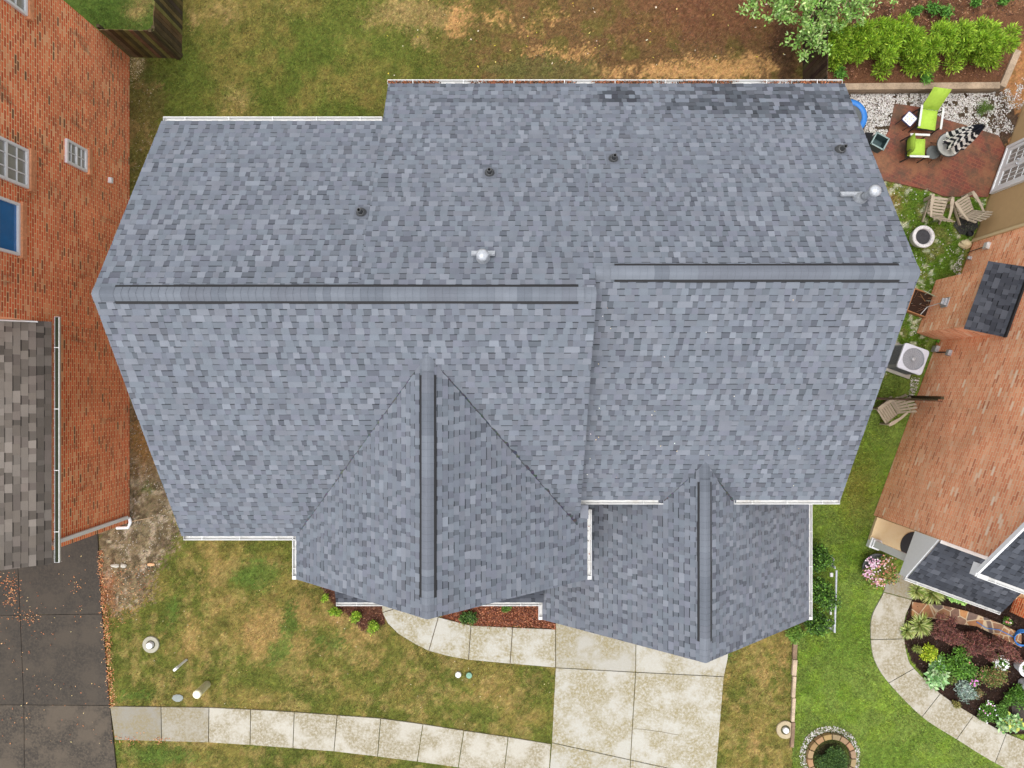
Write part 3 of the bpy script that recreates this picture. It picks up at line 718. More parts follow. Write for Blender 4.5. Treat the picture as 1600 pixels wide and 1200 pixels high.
# gutters
gutter((XL+.03,YBL,ZBL-.02),(XS-.02,YBL,ZBL-.02),(0,1,0),house)
gutter((XS-.02,YBR,ZBR-.02),(XR-.04,YBR,ZBR-.02),(0,1,0),house,litter=420)
gutter((AX-AW-.03,YFL,ZFL-.02),(XL+.03,YFL,ZFL-.02),(0,-1,0),house)
gutter((AX-AW,AYF,AEZ-.02),(AX-AW,YFL-.05,AEZ-.02),(-1,0,0),house)
gutter((AX+AW,-3.05,AEZ-.02),(AX+AW,AYF,AEZ-.02),(1,0,0),house,litter=12)
gutter((3.70,YFR,ZFR-.02),(XM-.0,YFR,ZFR-.02),(0,-1,0),house)
gutter((XR,YFR,ZFR-.02),(5.38,YFR,ZFR-.02),(0,-1,0),house)
gutter((BX-BW,BYF,BEZ-.02),(BX-BW,-4.9,BEZ-.02),(-1,0,0),house)
gutter((BX+BW,-2.62,BEZ-.02),(BX+BW,BYF+.02,BEZ-.02),(1,0,0),house)
gutter((.80,-5.99,2.78),(-4.83,-5.99,2.78),(0,-1,0),house)
mb=MB()
for (x0,x1,y,z) in ((AX-AW-.11,AX-AW+.42,AYF+.03,AEZ-.13),(AX+AW-.42,AX+AW+.11,AYF+.03,AEZ-.13),(BX-BW-.11,BX-BW+.08,BYF+.03,BEZ-.13),(BX+BW-.1,BX+BW+.11,BYF+.03,BEZ-.13)):
    mb=MB(); mb.box(((x0+x1)/2,y,z+.02),(x1-x0,.08,.2)); mb.build('cornice_return',M['white'],house)
mb=MB(); mb.box((XM+.12,-3.05,5.42),(.20,.32,.02),Matrix.Rotation(R(-28),3,'Y')); mb.build('kickout_flashing',plain('grey_step_flashing',lin((120,124,134)),.6),house)
# walls
mb=MB()
def gable_block(x0,x1,y0,z0,yr,zr,y1,z1,drop=.22):
    a=(x0,y0); L=y1-y0; fr=(yr-y0)/L
    mb.face([(x0,y1,0),(x0,y0,0),(x0,y0,z0-drop),(x0,yr,zr-drop),(x0,y1,z1-drop)],uv=[(y1,0),(y0,0),(y0,z0),(yr,zr),(y1,z1)])
    mb.face([(x1,y0,0),(x1,y1,0),(x1,y1,z1-drop),(x1,yr,zr-drop),(x1,y0,z0-drop)],uv=[(y0,0),(y1,0),(y1,z1),(yr,zr),(y0,z0)])
    mb.wall((x0,y0),(x1,y0),0,z0-drop); mb.wall((x1,y1),(x0,y1),0,z1-drop)
o_=.34
pf=(ZL-ZFL)/(YL-YFL); pfr=(ZR-ZFR)/(YR-YFR)
gable_block(XL+o_,XM-.08,YFL+o_,ZFL+pf*o_,YL,ZL,YBL-o_,ZBL+pb*o_)
gable_block(XM-.07,XR-o_,YFR+o_,ZFR+pfr*o_,YR,ZR,YBR-o_,ZBR+pb*o_)
mb.wall((XS+o_,YBR-o_),(XS+o_,YBL-.6),0,ZBR); mb.wall((XM,YBR-o_-.003),(XS+o_,YBR-o_-.003),0,ZBR-.1+pb*o_)
# gable fronts
for X0,wd,yf,ez,rz,yb in ((AX,AW,AYF,AEZ,AZ,YFL),(BX,BW,BYF,BEZ,BZ,YFR)):
    a=X0-wd+.34; b=X0+wd-.34; s=(rz-ez)/wd
    mb.wall((a,yf+.3),(b,yf+.3),0,ez+s*.34-.2,[(.5,rz-.2)]); mb.wall((b,yf+.3),(b,yb),0,ez+s*.34-.2); mb.wall((a,yb),(a,yf+.3),0,ez+s*.34-.2)
mb.build('wall',M['brick_main'],house)
mb=MB(); mb.box((BX,BYF+.27,1.1),(4.9,.06,2.2)); 
for i in range(4):
    for j in range(8): mb.box((BX-2.14+j*.61,BYF+.235,.3+i*.53),(.5,.02,.38))
mb.build('garage_door',M['white_clean'],house)
def house_window(x,y,z,w_,h_,nrm=(0,-1)):
    f=MB(); f.box((x,y,z),(w_+.14,.08,h_+.14)); fo=f.build('window',M['white_clean'],house)
    g=MB(); g.box((x,y+nrm[1]*.05,z),(w_,.03,h_)); g.build('pane',M['glass'],fo)
for x in (-3.2,-.3): house_window(x,AYF+.28,4.3,1.0,1.4)
for x in (-5.5,-1,3.5,6): house_window(x,(YBL if x<XS else YBR)-.30,4.0,1.0,1.4,(0,1))
for x in (-7.1,): house_window(x,YFL+.32,3.9,.8,1.3)
mb=MB()
for x in (-4.6,-2.6,-.6,.55): mb=MB(); mb.box((x,-5.85,1.35),(.16,.16,2.7)); mb.build('porch_post',M['white_clean'],house)
# roof penetrations
def on_back(px,py,up=0):
    # intersect view ray with back plane z = ZL - pb (Y-YL)
    a=(px-800)/F; b=(600-py)/F
    D=(H-ZL-pb*YL)/(1-pb*b) if False else (H-ZL-pb*YL)/(1-pb*b)
    return Vector((a*D,b*D,H-D))
TILT=Matrix.Rotation(-math.atan(pb),3,'X')
for px,py,s in ((565,333,1.),(765,271,1.),(958,249,1.),(1312,235,1.1)):
    p=on_back(px,py)
    f=MB(); f.box(p+TILT@Vector((0,0,.012)),(.30,.34,.01),TILT,lin((96,100,108))); f.build('vent_flashing',M['shingle'],house)
    b=MB(); b.lathe(p,[(0.11*s,-.03),(.105*s,.05),(.07*s,.12),(.052,.13)],16); b.lathe(p,[(.042,.02),(.042,.30),(.030,.30),(.030,.10),(0,.10)],14)
    b.build('vent_pipe',M['rubber'],house,smooth=False)
for px,py,big in ((755,404,0),(1343,311,1)):
    p=on_back(px,py)
    f=MB(); f.box(p+Vector((-.18 if big else 0,.10,.0))+Vector((0,0,.02)),(.46,.09,.05),TILT); f.lathe(p,[(.15,-.05),(.12,.10),(.085,.20),(.085,.24)],20); fl=f.build('flue',M['galv'],house,smooth=False)
    c=MB(); h=.36 if not big else .62
    c.lathe(p,[(.075,.1),(.075,h)],18); c.lathe(p+Vector((0,0,h)),[(.10,-.03),(.12,0),(.12,.06),(.095,.09),(.05,.12),(0,.13)],20)
    c.build('flue_cap',M['galv'],fl,smooth=True)

# ------------------------------------------------------------------ LEFT NEIGHBOUR
lh=empty('neighbour_house',(-16,3,0),0,'tall orange brick house at the left edge with a brown shingled garage wing','house')
LX=-11.95; LY0,LY1,LYm=-4.32,10.22,1.58
mb=MB(); mb.wall((LX,LY0),(LX,LYm),0,4.30); mb.wall((LX,LYm),(LX,LY1),0,6.9)
mb.wall((LX,LY1),(-22,LY1),0,6.9); mb.wall((-22,LYm),(LX,LYm),0,6.9)
mb.wall((-19.5,LY0),(LX,LY0),0,4.30,[(.5,7.2)]); mb.wall((-22,LY1),(-22,LYm),0,6.9); mb.wall((-19.5,LYm),(-19.5,LY0),0,4.30)
mb.build('wall',M['brick_left'],lh)
# garage wing roof, rising to the left
gx,gz=-11.62,4.42; gr=-15.7; gzr=gz+.78*(gx-gr)
def stainL(p,k):
    n=vnoise(np.array([p.x*30.]),np.array([p.y*70.]),40,51,4)[0]; s=.62+.66*n
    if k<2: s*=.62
    return s
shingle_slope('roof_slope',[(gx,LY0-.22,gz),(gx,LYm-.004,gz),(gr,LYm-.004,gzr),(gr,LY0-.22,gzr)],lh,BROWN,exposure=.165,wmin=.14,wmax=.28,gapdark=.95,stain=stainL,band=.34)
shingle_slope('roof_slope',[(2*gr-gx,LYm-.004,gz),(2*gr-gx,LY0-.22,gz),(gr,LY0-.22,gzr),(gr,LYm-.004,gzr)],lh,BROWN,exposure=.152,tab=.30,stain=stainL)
gutter((gx+.03,LY0-.2,gz-.05),(gx+.03,LYm+.12,gz-.05),(1,0,0),lh,straps=1.7,depth=.12,width=.13,dark=True)
mb=MB(); mb.bar((gx-.2,LYm-.03,gz+.24),(gx-1.6,LYm-.03,gz+1.33),.03,.10); mb.build('flashing',M['white'],lh)
# main block roof (out of frame)
mb=MB(); ez,ex,ry=6.9,LX+.3,(LYm+LY1)/2
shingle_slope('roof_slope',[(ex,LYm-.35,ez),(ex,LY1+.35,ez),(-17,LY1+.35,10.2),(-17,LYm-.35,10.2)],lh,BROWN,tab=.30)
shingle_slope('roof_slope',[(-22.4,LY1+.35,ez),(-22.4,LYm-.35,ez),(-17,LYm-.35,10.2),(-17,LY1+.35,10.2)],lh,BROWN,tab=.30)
def left_window(y0,y1,z0,z1,glass,grid,split=True):
    f=MB(); t=.065; x=LX+.03
    for a,b,c,d in ((y0,y1,z0,z0+t),(y0,y1,z1-t,z1),(y0,y0+t,z0+t,z1-t),(y1-t,y1,z0+t,z1-t)): f.box((x,(a+b)/2,(c+d)/2),(.09,b-a,d-c))
    if split: f.box((x,(y0+y1)/2,(z0+z1)/2),(.07,y1-y0-2*t-.004,.06))
    gy,gz_=grid
    for i in range(1,gy): yy=y0+(y1-y0)*i/gy; f.box((x,yy,(z0+z1)/2),(.05,.022,z1-z0-2*t-.004))
    for j in range(1,gz_): zz=z0+(z1-z0)*j/gz_; f.box((x-.002,(y0+y1)/2,zz),(.044,y1-y0-2*t-.008,.022))
    fo=f.build('window',M['white_clean'],lh)
    g=MB(); zm=(z0+z1)/2
    g.box((LX+.012,(y0+y1)/2,(z0+z1)/2),(.02,y1-y0-t,z1-z0-t)); g.build('pane',glass,fo)
    s=MB(); s.box((LX+.05,(y0+y1)/2,z0-.10),(.14,y1-y0+.1,.17)); 
    so=s.build('window_sill',M['sillbrick'],fo)
M['sillbrick']=attr_mat('sill_brick',.9,.3,14,3,.004,.2)
def sill_fix():
    m=M['sillbrick'];
sill_fix()
_b=MB.build
def left_sill_color(): pass
for a in ((5.92,6.56,2.40,3.34,M['glass_grey'],(2,4)),(4.80,5.76,4.90,6.45,M['glass_grey'],(3,4)),(3.10,4.36,5.22,6.70,M['glass_blue'],(1,1)),(9.02,10.0,4.95,6.45,M['glass_grey'],(2,4))): left_window(*a)
for o in bpy.data.objects:
    if o.name.startswith('window_sill'):
        c=o.data.color_attributes['Col']; k=len(o.data.loops); c.data.foreach_set('color',np.tile(np.array(lin((205,142,104))+(1,),dtype=np.float32),k))
mb=MB(); mb.box((LX+.05,6.04,1.18),(.1,.16,.1)); mb.build('wall_vent',M['white_clean'],lh)
mb=MB()
ds=[(-11.62,LY0+.2,4.25),(LX+.07,LY0+.22,3.95),(LX+.07,LY0+.22,.35),(LX+.07,LY0+.10,.10)]
mb.bar((gx+.05,LY0+.18,4.30),(LX+.07,LY0+.20,3.92),.09,.07); mb.bar((LX+.07,LY0+.20,3.95),(LX+.07,LY0+.20,.30),.10,.08,up=Vector((1,0,0)))
mb.tube([(LX+.07,LY0+.20,.34),(LX+.08,LY0+.16,.18),(LX+.09,LY0+.02,.12),(LX+.02,LY0-.14,.12),(LX-.35,LY0-.16,.10)],.05,10)
mb.build('downspout',M['white_clean'],lh)

# ------------------------------------------------------------------ RIGHT NEIGHBOUR (turned about 20 degrees)
P1=Vector((11.3,-4.1,0)); dW=Vector((.342,.9397,0)).normalized(); eW=Vector((dW.y,-dW.x,0))   # along wall (back), into the house
rot=-math.atan2(dW.x,dW.y)
rh=empty('brick_house',P1,rot,'salmon brick house at the right edge with tan siding at the back','house')
def L(s,t=0,z=0): return P1+dW*s+eW*t+Vector((0,0,z))
def wall_px(px,py,t=0):
    """view ray meets the side wall (offset t into house): returns s,z"""
    r=Vector(((px-800)/F,(600-py)/F,-1)); o=Vector((0,0,H)); q=L(0,t)
    k=(q-o).dot(eW)/r.dot(eW); p=o+r*k; return (p-P1).dot(dW),p.z
Ssid=9.15; Send=13.9
mb=MB(); mb.wall(L(Ssid),L(0),0,5.9); mb.face([L(Ssid,0,5.9),L(0,0,5.9),L(5.6,0,9.2),L(Ssid,0,7.1)],uv=[(-Ssid,5.9),(0,5.9),(-5.6,9.2),(-Ssid,7.1)])
mb.wall(L(0),L(0,9),0,5.9); mb.wall(L(0,9),L(Send,9),0,5.9)
mb.build('wall',M['brick_right'],rh)
mb=MB(); mb.wall(L(Send),L(Ssid),0,5.3); mb.wall(L(Send,9),L(Send,0),0,5.3)
for i in range(42):
    z=.12+i*.125; a=L(Send,-.0,z); b=L(Ssid,-.0,z)
    mb.face([L(Send,-.022,z),L(Ssid,-.022,z),L(Ssid,-.002,z+.12),L(Send,-.002,z+.12)]); mb.face([L(Send,-.0,z),L(Ssid,-.0,z),L(Ssid,-.022,z),L(Send,-.022,z)])
mb.box(L(Ssid+.0,-.02,2.65),(.05,.10,5.3),Matrix.Rotation(rot,3,'Z')) ; 
mb.build('siding',M['siding'],rh)
RT=Matrix((eW,dW,Vector((0,0,1)))).transposed()
mb=MB(); mb.box(L(Ssid-.04,-.025,2.65),(.06,.09,5.3),RT); mb.build('corner_trim',M['beige'],rh)
# french doors
s0,_=wall_px(1546,306); s1,_=wall_px(1571,233)
s0,s1=min(s0,s1),max(s0,s1); zd0,zd1=.12,2.25
fr=MB(); 
for a,b,c,d in ((s0,s1,zd1-.1,zd1),(s0,s1,zd0,zd0+.06),(s0,s0+.09,zd0+.06,zd1-.1),(s1-.09,s1,zd0+.06,zd1-.1)): fr.box(L((a+b)/2,-.05,(c+d)/2),(.10,b-a,d-c),RT)
fo=fr.build('french_door',M['white_clean'],rh)
for k in range(2):
    a=s0+.1+k*(s1-s0-.2)/2; b=a+(s1-s0-.2)/2-.01; m_=MB()
    for aa,bb,c,d in ((a,b,zd0+.06,.38),(a,b,zd1-.22,zd1-.1),(a,a+.11,.38,zd1-.22),(b-.11,b,.38,zd1-.22)): m_.box(L((aa+bb)/2,-.045,(c+d)/2),(.05,bb-aa,d-c),RT)
    for i in range(1,3): yy=a+.11+(b-a-.22)*i/3; m_.box(L(yy,-.042,1.2),(.03,.02,1.66),RT)
    for j in range(1,5): m_.box(L((a+b)/2,-.041,.38+1.65*j/5),(.029,b-a-.22,.02),RT)
    d_=m_.build('door_leaf',M['white_clean'],fo)
    g=MB(); g.box(L((a+b)/2,-.03,1.2),(.02,b-a-.2,1.68),RT); g.build('pane',M['glass_grey'],fo)
for t in (-.07,.07): h_=MB(); h_.lathe(L((s0+s1)/2+t,-.11,1.0),[(0,-.03),(.03,-.02),(.03,.02),(0,.03)],10); h_.build('handle',M['galv'],fo)
# fireplace chase with its own small shingled roof
cs0=(W(1432,520)-P1).dot(dW); cs1=(W(1458,436)-P1).dot(dW); ct=-.68; czo,czi=2.62,3.18
mb=MB(); mb.wall(L(cs1,ct),L(cs0,ct),0,czo); 
mb.face([L(cs0,ct,0),L(cs0,.0,0),L(cs0,0,czi-.05),L(cs0,ct,czo)],uv=[(0,0),(.68,0),(.68,czi),(0,czo)])
mb.face([L(cs1,0,0),L(cs1,ct,0),L(cs1,ct,czo),L(cs1,0,czi-.05)],uv=[(0,0),(.68,0),(.68,czo),(0,czi)])
ch=mb.build('fireplace_chase',M['brick_right'],rh)
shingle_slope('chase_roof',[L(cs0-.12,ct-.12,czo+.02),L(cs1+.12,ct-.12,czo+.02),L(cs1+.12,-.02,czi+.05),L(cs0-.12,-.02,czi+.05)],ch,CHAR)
mb=MB(); mb.bar(L(cs0-.12,-.02,czi+.07),L(cs1+.12,-.02,czi+.07),.05,.12); mb.build('flashing',M['black'],ch)
vs_,vz=wall_px(1478,473,ct); mb=MB(); mb.box(L(vs_,ct-.05,vz),(.1,.22,.22),RT); mb.box(L(vs_,ct-.11,vz+.05),(.12,.18,.02),RT); mb.box(L(vs_,ct-.02,vz),(.03,.30,.30),RT)
mb.build('vent_hood',M['galv'],ch)
mb=MB(); mb.tube([L(vs_-.02,ct-.09,vz-.05),L(vs_-.1,ct-.12,.3),W(1437,493,.12)],.014,8); mb.build('pipe',M['white'],ch)
# roof of the main block
ov=.32; ezr=6.12; pit=.69
def RP(s,t,z): return L(s,t,z)
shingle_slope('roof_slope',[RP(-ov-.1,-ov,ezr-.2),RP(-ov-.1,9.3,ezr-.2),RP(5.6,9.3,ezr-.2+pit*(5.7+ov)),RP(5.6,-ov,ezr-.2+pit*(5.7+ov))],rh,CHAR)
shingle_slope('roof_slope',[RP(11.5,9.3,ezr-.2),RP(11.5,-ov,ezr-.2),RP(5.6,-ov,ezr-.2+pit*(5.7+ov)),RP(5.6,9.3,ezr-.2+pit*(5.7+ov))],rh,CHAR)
mb=MB(); mb.bar(RP(-ov-.1,-ov-.02,ezr-.26),RP(5.6,-ov-.02,ezr-.26+pit*(5.7+ov)),.05,.12); mb.box(RP(-ov-.05,-ov+.12,ezr-.38),(.3,.3,.22),RT); mb.build('rake_board',M['white_clean'],rh)
gutter(RP(-ov-.12,9.3,ezr-.24),RP(-ov-.12,-ov,ezr-.24),-dW,rh,straps=.9,width=.10)
# porch roof
pz0,pz1=2.82,3.62; ps0,ps1=-1.30,-.02; pt0,pt1=-.02,2.74
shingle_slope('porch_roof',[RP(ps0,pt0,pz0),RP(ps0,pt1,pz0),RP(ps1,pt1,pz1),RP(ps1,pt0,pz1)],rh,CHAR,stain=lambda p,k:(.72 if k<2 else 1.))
gutter(RP(ps0-.0,pt1,pz0-.03),RP(ps0-.0,pt0-.03,pz0-.03),-dW,rh,straps=.8,width=.09)
mb=MB(); mb.bar(RP(ps1,pt1*.0+1.2,pz1+.04),RP(ps1,pt1,pz1+.04),.1,.02) ; mb.bar(RP(ps1-.03,pt0,pz1+.03),RP(ps1-.03,1.9,pz1+.03),.09,.02); mb.build('flashing',M['white'],rh)
mb=MB()
q=[L(ps0,pt0-.02,pz0-.05),L(ps1,pt0-.02,pz1-.05),L(ps1,pt0-.02,pz0-.38),L(ps0,pt0-.02,pz0-.38)]; q2=[p+eW*.05 for p in q]
mb.mesh(q+q2,[(0,1,2,3),(7,6,5,4),(0,4,5,1),(1,5,6,2),(2,6,7,3),(3,7,4,0)]); mb.build('porch_side_panel',M['white_clean'],rh)
mb=MB()
q=W(1363,848)
mb.box(q+Vector((0,0,1.33)),(.21,.21,2.66),RT); mb.box(q+Vector((0,0,.10)),(.32,.32,.20),RT); mb.box(q+Vector((0,0,2.5)),(.28,.28,.12),RT); mb.box(q+Vector((0,0,.28)),(.26,.26,.05),RT)
mb.build('porch_post',M['white_clean'],rh)
# porch slab, white curb, brick post
PS=[(1368,808),(1358,842),(1424,876),(1436,838)]
mb=MB(); mb.prism([(W(x,y).x,W(x,y).y) for x,y in [(1368,807),(1356,842),(1424,876),(1600,940),(1600,890)]],0,.12); mb.build('porch_floor',M['beige'],rh)
mb=MB(); q=W(1594,948,.0); hs=.26
for a,b in (((hs,hs),(-hs,hs)),((-hs,hs),(-hs,-hs)),((-hs,-hs),(hs,-hs)),((hs,-hs),(hs,hs))):
    mb.wall(q+RT@Vector((a[0],a[1],0)),q+RT@Vector((b[0],b[1],0)),0,1.75)
mb.face([q+RT@Vector((x,y,1.75)) for x,y in ((-hs,-hs),(hs,-hs),(hs,hs),(-hs,hs))],uv=[(0,0),(.52,0),(.52,.52),(0,.52)]); mb.build('brick_pier',M['brick_left'],rh)
cc=W(1434,846,.13); mb=MB(); R0=.42
pts=[]; ax=(W(1436,838)-W(1424,868)).normalized()
for k in range(17):
    t=math.pi*k/16; nrm_=Vector((-ax.y,ax.x,0)); nrm_=nrm_ if nrm_.x<0 else -nrm_
    p=W(1427,852,.13)+ax*math.cos(t)*R0+nrm_*math.sin(t)*R0*.95; pts.append((p.x,p.y))
mb.prism(pts,.121,.14); tag(mb.build('door_mat',M['mat'] if 'M' in M else M['black'],None,(W(1427,852).x,W(1427,852).y,.12)),'black half round mat with pale speckles on the beige porch floor','door mat')
# utility boxes on the brick
def wallbox(px,py,sz,mat,nm,t=0,dep=.1):
    s,z=wall_px(px,py,t); m_=MB(); m_.box(L(s,t-dep/2,z),(dep,sz[0],sz[1]),RT); m_.box(L(s,t-dep-.008,z+.02),(.012,sz[0]*.8,sz[1]*.7),RT); return m_.build(nm,mat,rh,bevel=.008)
wallbox(1464,546,(.19,.26),M['galv'],'disconnect_box'); wallbox(1485,552,(.17,.16),M['galv'],'junction_box'); wallbox(1544,385,(.2,.2),M['white'],'electrical_box'); wallbox(1517,404,(.1,.1),M['galv'],'hose_outlet')
s,z=wall_px(1482,551); s2,z2=wall_px(1466,551); mb=MB(); mb.tube([L(s,-.04,z),L(s2,-.04,z2)],.02,8); mb.build('conduit',M['iron'],rh); mb=MB(); s,z=wall_px(1540,386); s2,z2=wall_px(1513,395); mb.tube([L(s,-.03,z),L(s2,-.03,z2)],.012,6); mb.build('conduit',M['iron'],rh)

# ------------------------------------------------------------------ fences
def plank_fence(name,a,b,h,label,parent_loc,facing,cols=((98,84,56),(84,74,52),(72,64,46),(110,98,62)),cap=False,rail_side=1):
    a=Vector(a); b=Vector(b); f=empty(name,tuple(parent_loc),0,label,'fence'); d=(b-a).normalized(); Ln=(b-a).length; nn=Vector((-d.y,d.x,0))
    mb=MB(); t=0
    while t<Ln-.02:
        w_=min(.14,Ln-t); c=lin(random.choice(cols)); c=tuple(x*random.uniform(.8,1.2) for x in c); hh=h+random.uniform(-.02,.02)
        mb.box(a+d*(t+w_/2)+Vector((0,0,hh/2)),(w_-.006,.02,hh),Matrix((d,nn,Vector((0,0,1)))).transposed(),c); t+=.145
    mb.build('planks',M['wood_dark'],f)
    r=MB()
    for z in (.3,h*.5,h-.25): r.bar(a+nn*rail_side*.035+Vector((0,0,z)),b+nn*rail_side*.035+Vector((0,0,z)),.04,.09,lin((70,62,44)))
    r.build('rail',M['wood_dark'],f)
    N=max(1,int(Ln/2.3)); 
    for i in range(N+1):
        q=a+d*(Ln*i/N)+nn*rail_side*.10; m_=MB(); m_.box(q+Vector((0,0,h/2)),(.09,.09,h+.02),Matrix((d,nn,Vector((0,0,1)))).transposed(),lin((74,64,46))); m_.build('post',M['wood_dark'],f)
    return f
cA=W(283,91); 
plank_fence('wood_fence',(-11.93,10.22,0),(cA.x,cA.y,0),1.8,'mossy wood fence running from the brick house corner across the back',(-11.1,10.2,0),0)
plank_fence('wood_fence',(cA.x+.01,cA.y,0),(cA.x+.1,14.5,0),1.8,'mossy wood fence turning away from the corner along the back lawn',(cA.x,11,0),0)
fb=W(1254,150)
plank_fence('wood_fence',(fb.x,7.9,0),(fb.x+.05,15,0),1.8,'dark wood fence between the bare yard and the evergreen hedge',(fb.x,9.5,0),0,cols=((64,54,40),(52,44,34),(76,64,48)),rail_side=-1)
plank_fence('wood_fence',(7.7,-.34,0),(12.42,-.50,0),1.75,'narrow dark wood fence seen end on between the two houses beside the resin chair',(10.5,-.42,0),0,cols=((86,68,54),(72,58,46)))

# ------------------------------------------------------------------ plants
def shrub(name,px,py,z,rad,h,n,cols,label,cat='shrub',group=None,L_=.07,Wd=.04,up=.5,stem=True,squash=1.,clumps=6,droop=0,outw=.0):
    p=W(px,py,z); e=empty(name,tuple(p),0,label,cat,group); PP=[];OO=[]
    for k in range(clumps):
        a=random.uniform(0,6.28); q=random.uniform(0,.62)*rad; r=rad*random.uniform(.36,.6)
        c=(p.x+math.cos(a)*q,p.y+math.sin(a)*q*squash,p.z+h*random.uniform(.35,.75)); A_,d=ell(n//clumps,c,(r,r*squash,h*random.uniform(.25,.42)),.25); PP.append(A_); OO.append(d)
    P=np.concatenate(PP); O=np.concatenate(OO); P[:,2]=np.maximum(P[:,2],p.z+.01)
    nn=len(P); V=leaves(P,L_*rng.uniform(.6,1.3,nn),Wd*rng.uniform(.7,1.2,nn),up,droop,O*outw if outw else None)
    fast_mesh('foliage',V,None,np.clip(palette(cols,nn),.003,1),M['leaf'],e)
    if stem:
        m_=MB()
        for k in range(4):
            a=random.uniform(0,6.28); m_.tube([p,p+Vector((math.cos(a)*rad*.3,math.sin(a)*rad*.3,h*.55))],.012,5,lin((84,66,48)),r2=.004)
        m_.build('stem',M['attr'],e)
    return e
LIME=[(150,182,52),(128,166,40),(176,200,70),(104,140,34)]
for i,(x,y,r,lb) in enumerate(((525,953,.20,'small lime shrub against the porch edge, nearest the gutter corner'),(558,962,.24,'lime shrub in the mulch bed, second along the porch'),(585,975,.27,'lime shrub beside the start of the curved path'),(511,930,.16,'smallest lime shrub tucked against the front gable eave'))):
    shrub('shrub',x,y,0,r,.35,900,LIME,lb,group='lime shrubs in the front bed',L_=.05,Wd=.035)
shrub('shrub',730,962,0,.5,.4,1800,[(70,100,40),(54,84,32),(90,120,50)],'low dark green shrub under the front gable beside the reddish mulch',L_=.06,Wd=.04,squash=.5)
shrub('shrub',790,946,0,.22,.3,500,[(96,130,50),(80,110,40)],'small green plant below the porch gutter in the reddish mulch',L_=.06,Wd=.03)
# shrubs on the far side of the garage
DG=[(52,84,28),(68,106,34),(40,66,24),(92,136,44),(110,150,56)]
for i,(x,y,r,h,lb) in enumerate(((1268,870,.52,1.1,'dark leafy shrub beside the garage gutter, farthest up the wall'),(1270,918,.58,1.2,'dark leafy shrub beside the garage wall next to the metal frame'),(1262,962,.50,.9,'leafy green shrub at the garage corner'),(1238,984,.32,.4,'low yellow green shrub at the garage corner by the timber edging'))):
    shrub('shrub',x,y,0,r,h,3600,DG if i<3 else [(120,150,60),(96,132,48)],lb,group='shrubs beside the garage',L_=.08,Wd=.045,clumps=9)
# arborvitae hedge
ARB=[(158,194,52),(136,174,44),(178,210,74),(110,146,40),(148,184,54)]
BEDZ=.35
for i in range(8):
    x=1298+i*34; y=86-(i%2)*5; p=W(x,y,BEDZ); last=i==7
    lb=['first','second','third','fourth','fifth','sixth','seventh','last'][i]+' bright green arborvitae of the hedge counting from the dark fence'
    e=empty('arborvitae',tuple(p),0,lb,'hedge plant','arborvitae hedge behind the timber wall')
    n=6400; PP=[];OO=[]
    for k in range(16):
        a=random.uniform(0,6.28); q=random.uniform(.05,.46); hh=random.uniform(.2,1.15); r=.20*(1.5-hh*.55)
        A_,d=ell(n//16,(p.x+math.cos(a)*q,p.y+math.sin(a)*q*1.25,p.z+hh),(r,r*1.1,.26),.3); PP.append(A_); OO.append(d)
    P=np.concatenate(PP); O=np.concatenate(OO)*.8; O[:,2]+=.5; nn=len(P)
    V=leaves(P,.13*rng.uniform(.6,1.3,nn),.028,.3,0,O)
    fast_mesh('foliage',V,None,np.clip(palette(ARB,nn,.22),.004,1),M['leaf'],e)
    m_=MB(); m_.tube([p,p+Vector((0,0,1.0))],.03,6,lin((90,64,44)),r2=.01); m_.build('trunk',M['attr'],e)
# small perennials
for (x,y,r,lb) in ((1428,20,.22,'leafy plant in the bark bed, nearest the tree'),(1452,17,.26,'middle leafy plant of the three behind the hedge'),(1474,22,.3,'bushiest leafy plant of the three behind the hedge'),(1520,8,.14,'tiny seedling in the bark bed'),(1566,4,.25,'leafy plant at the top right corner')):
    shrub('bedding_plant',x,y,.1,r,.3,420,[(84,134,46),(104,154,60),(66,112,36)],lb,'plant',group='plants behind the hedge',L_=.10,Wd=.05,stem=False)
for (x,y,r,lb) in ((1310,112,.3,'leafy plant under the hedge by the dark fence'),(1443,122,.3,'leafy plant between hedge and timber wall')):
    shrub('bedding_plant',x,y,BEDZ,r,.2,420,[(84,134,46),(104,154,60)],lb,'plant',L_=.09,Wd=.04,stem=False)
shrub('grass_tuft',1535,172,0,.30,.22,500,[(96,128,52),(120,144,70),(80,108,40)],'loose green tuft growing in the white gravel by the umbrella','plant',L_=.12,Wd=.012,stem=False)
# overhanging tree
tp=W(1330,-120,0); tr=empty('tree',tuple(tp),0,'leafy pale green tree overhanging the dark fence at the top','tree')
m_=MB(); hub=tp+Vector((0,-.2,2.6)); m_.tube([tp,tp+Vector((.05,-.05,1.4)),hub],.13,10,lin((120,100,80)),r2=.09)
tips=[]
for (x,y,z) in ((1180,5,2.6),(1215,0,2.8),(1235,18,2.6),(1258,40,2.4),(1262,58,2.0),(1290,20,2.7),(1296,42,2.2),(1320,10,2.9),(1345,8,2.7),(1275,10,3.0),(1310,-20,3.2),(1250,-20,3.1),(1380,-20,3.0),(1200,-30,3.0),(1275,72,2.0),(1335,22,2.3)):
    q=W(x,y,z); tips.append(q); mid=(hub+q)/2+Vector((0,0,.25)); m_.tube([hub,mid,q],.035,6,lin((170,150,120)),r2=.006)
m_.build('trunk',M['attr'],tr)
PP=[]
for q in tips:
    for k in range(7):
        c=q+Vector((random.gauss(0,.24),random.gauss(0,.2),random.gauss(-.1,.2))); A_,d=ell(34,c,(.20,.20,.15),.2); PP.append(A_)
P=np.concatenate(PP); V=leaves(P,.11*rng.uniform(.6,1.3,len(P)),.055,.65,.15)
fast_mesh('crown',V,None,np.clip(palette([(144,180,92),(120,158,70),(170,200,124),(96,134,54),(108,150,60)],len(P),.2),.004,1),M['leaf'],tr)
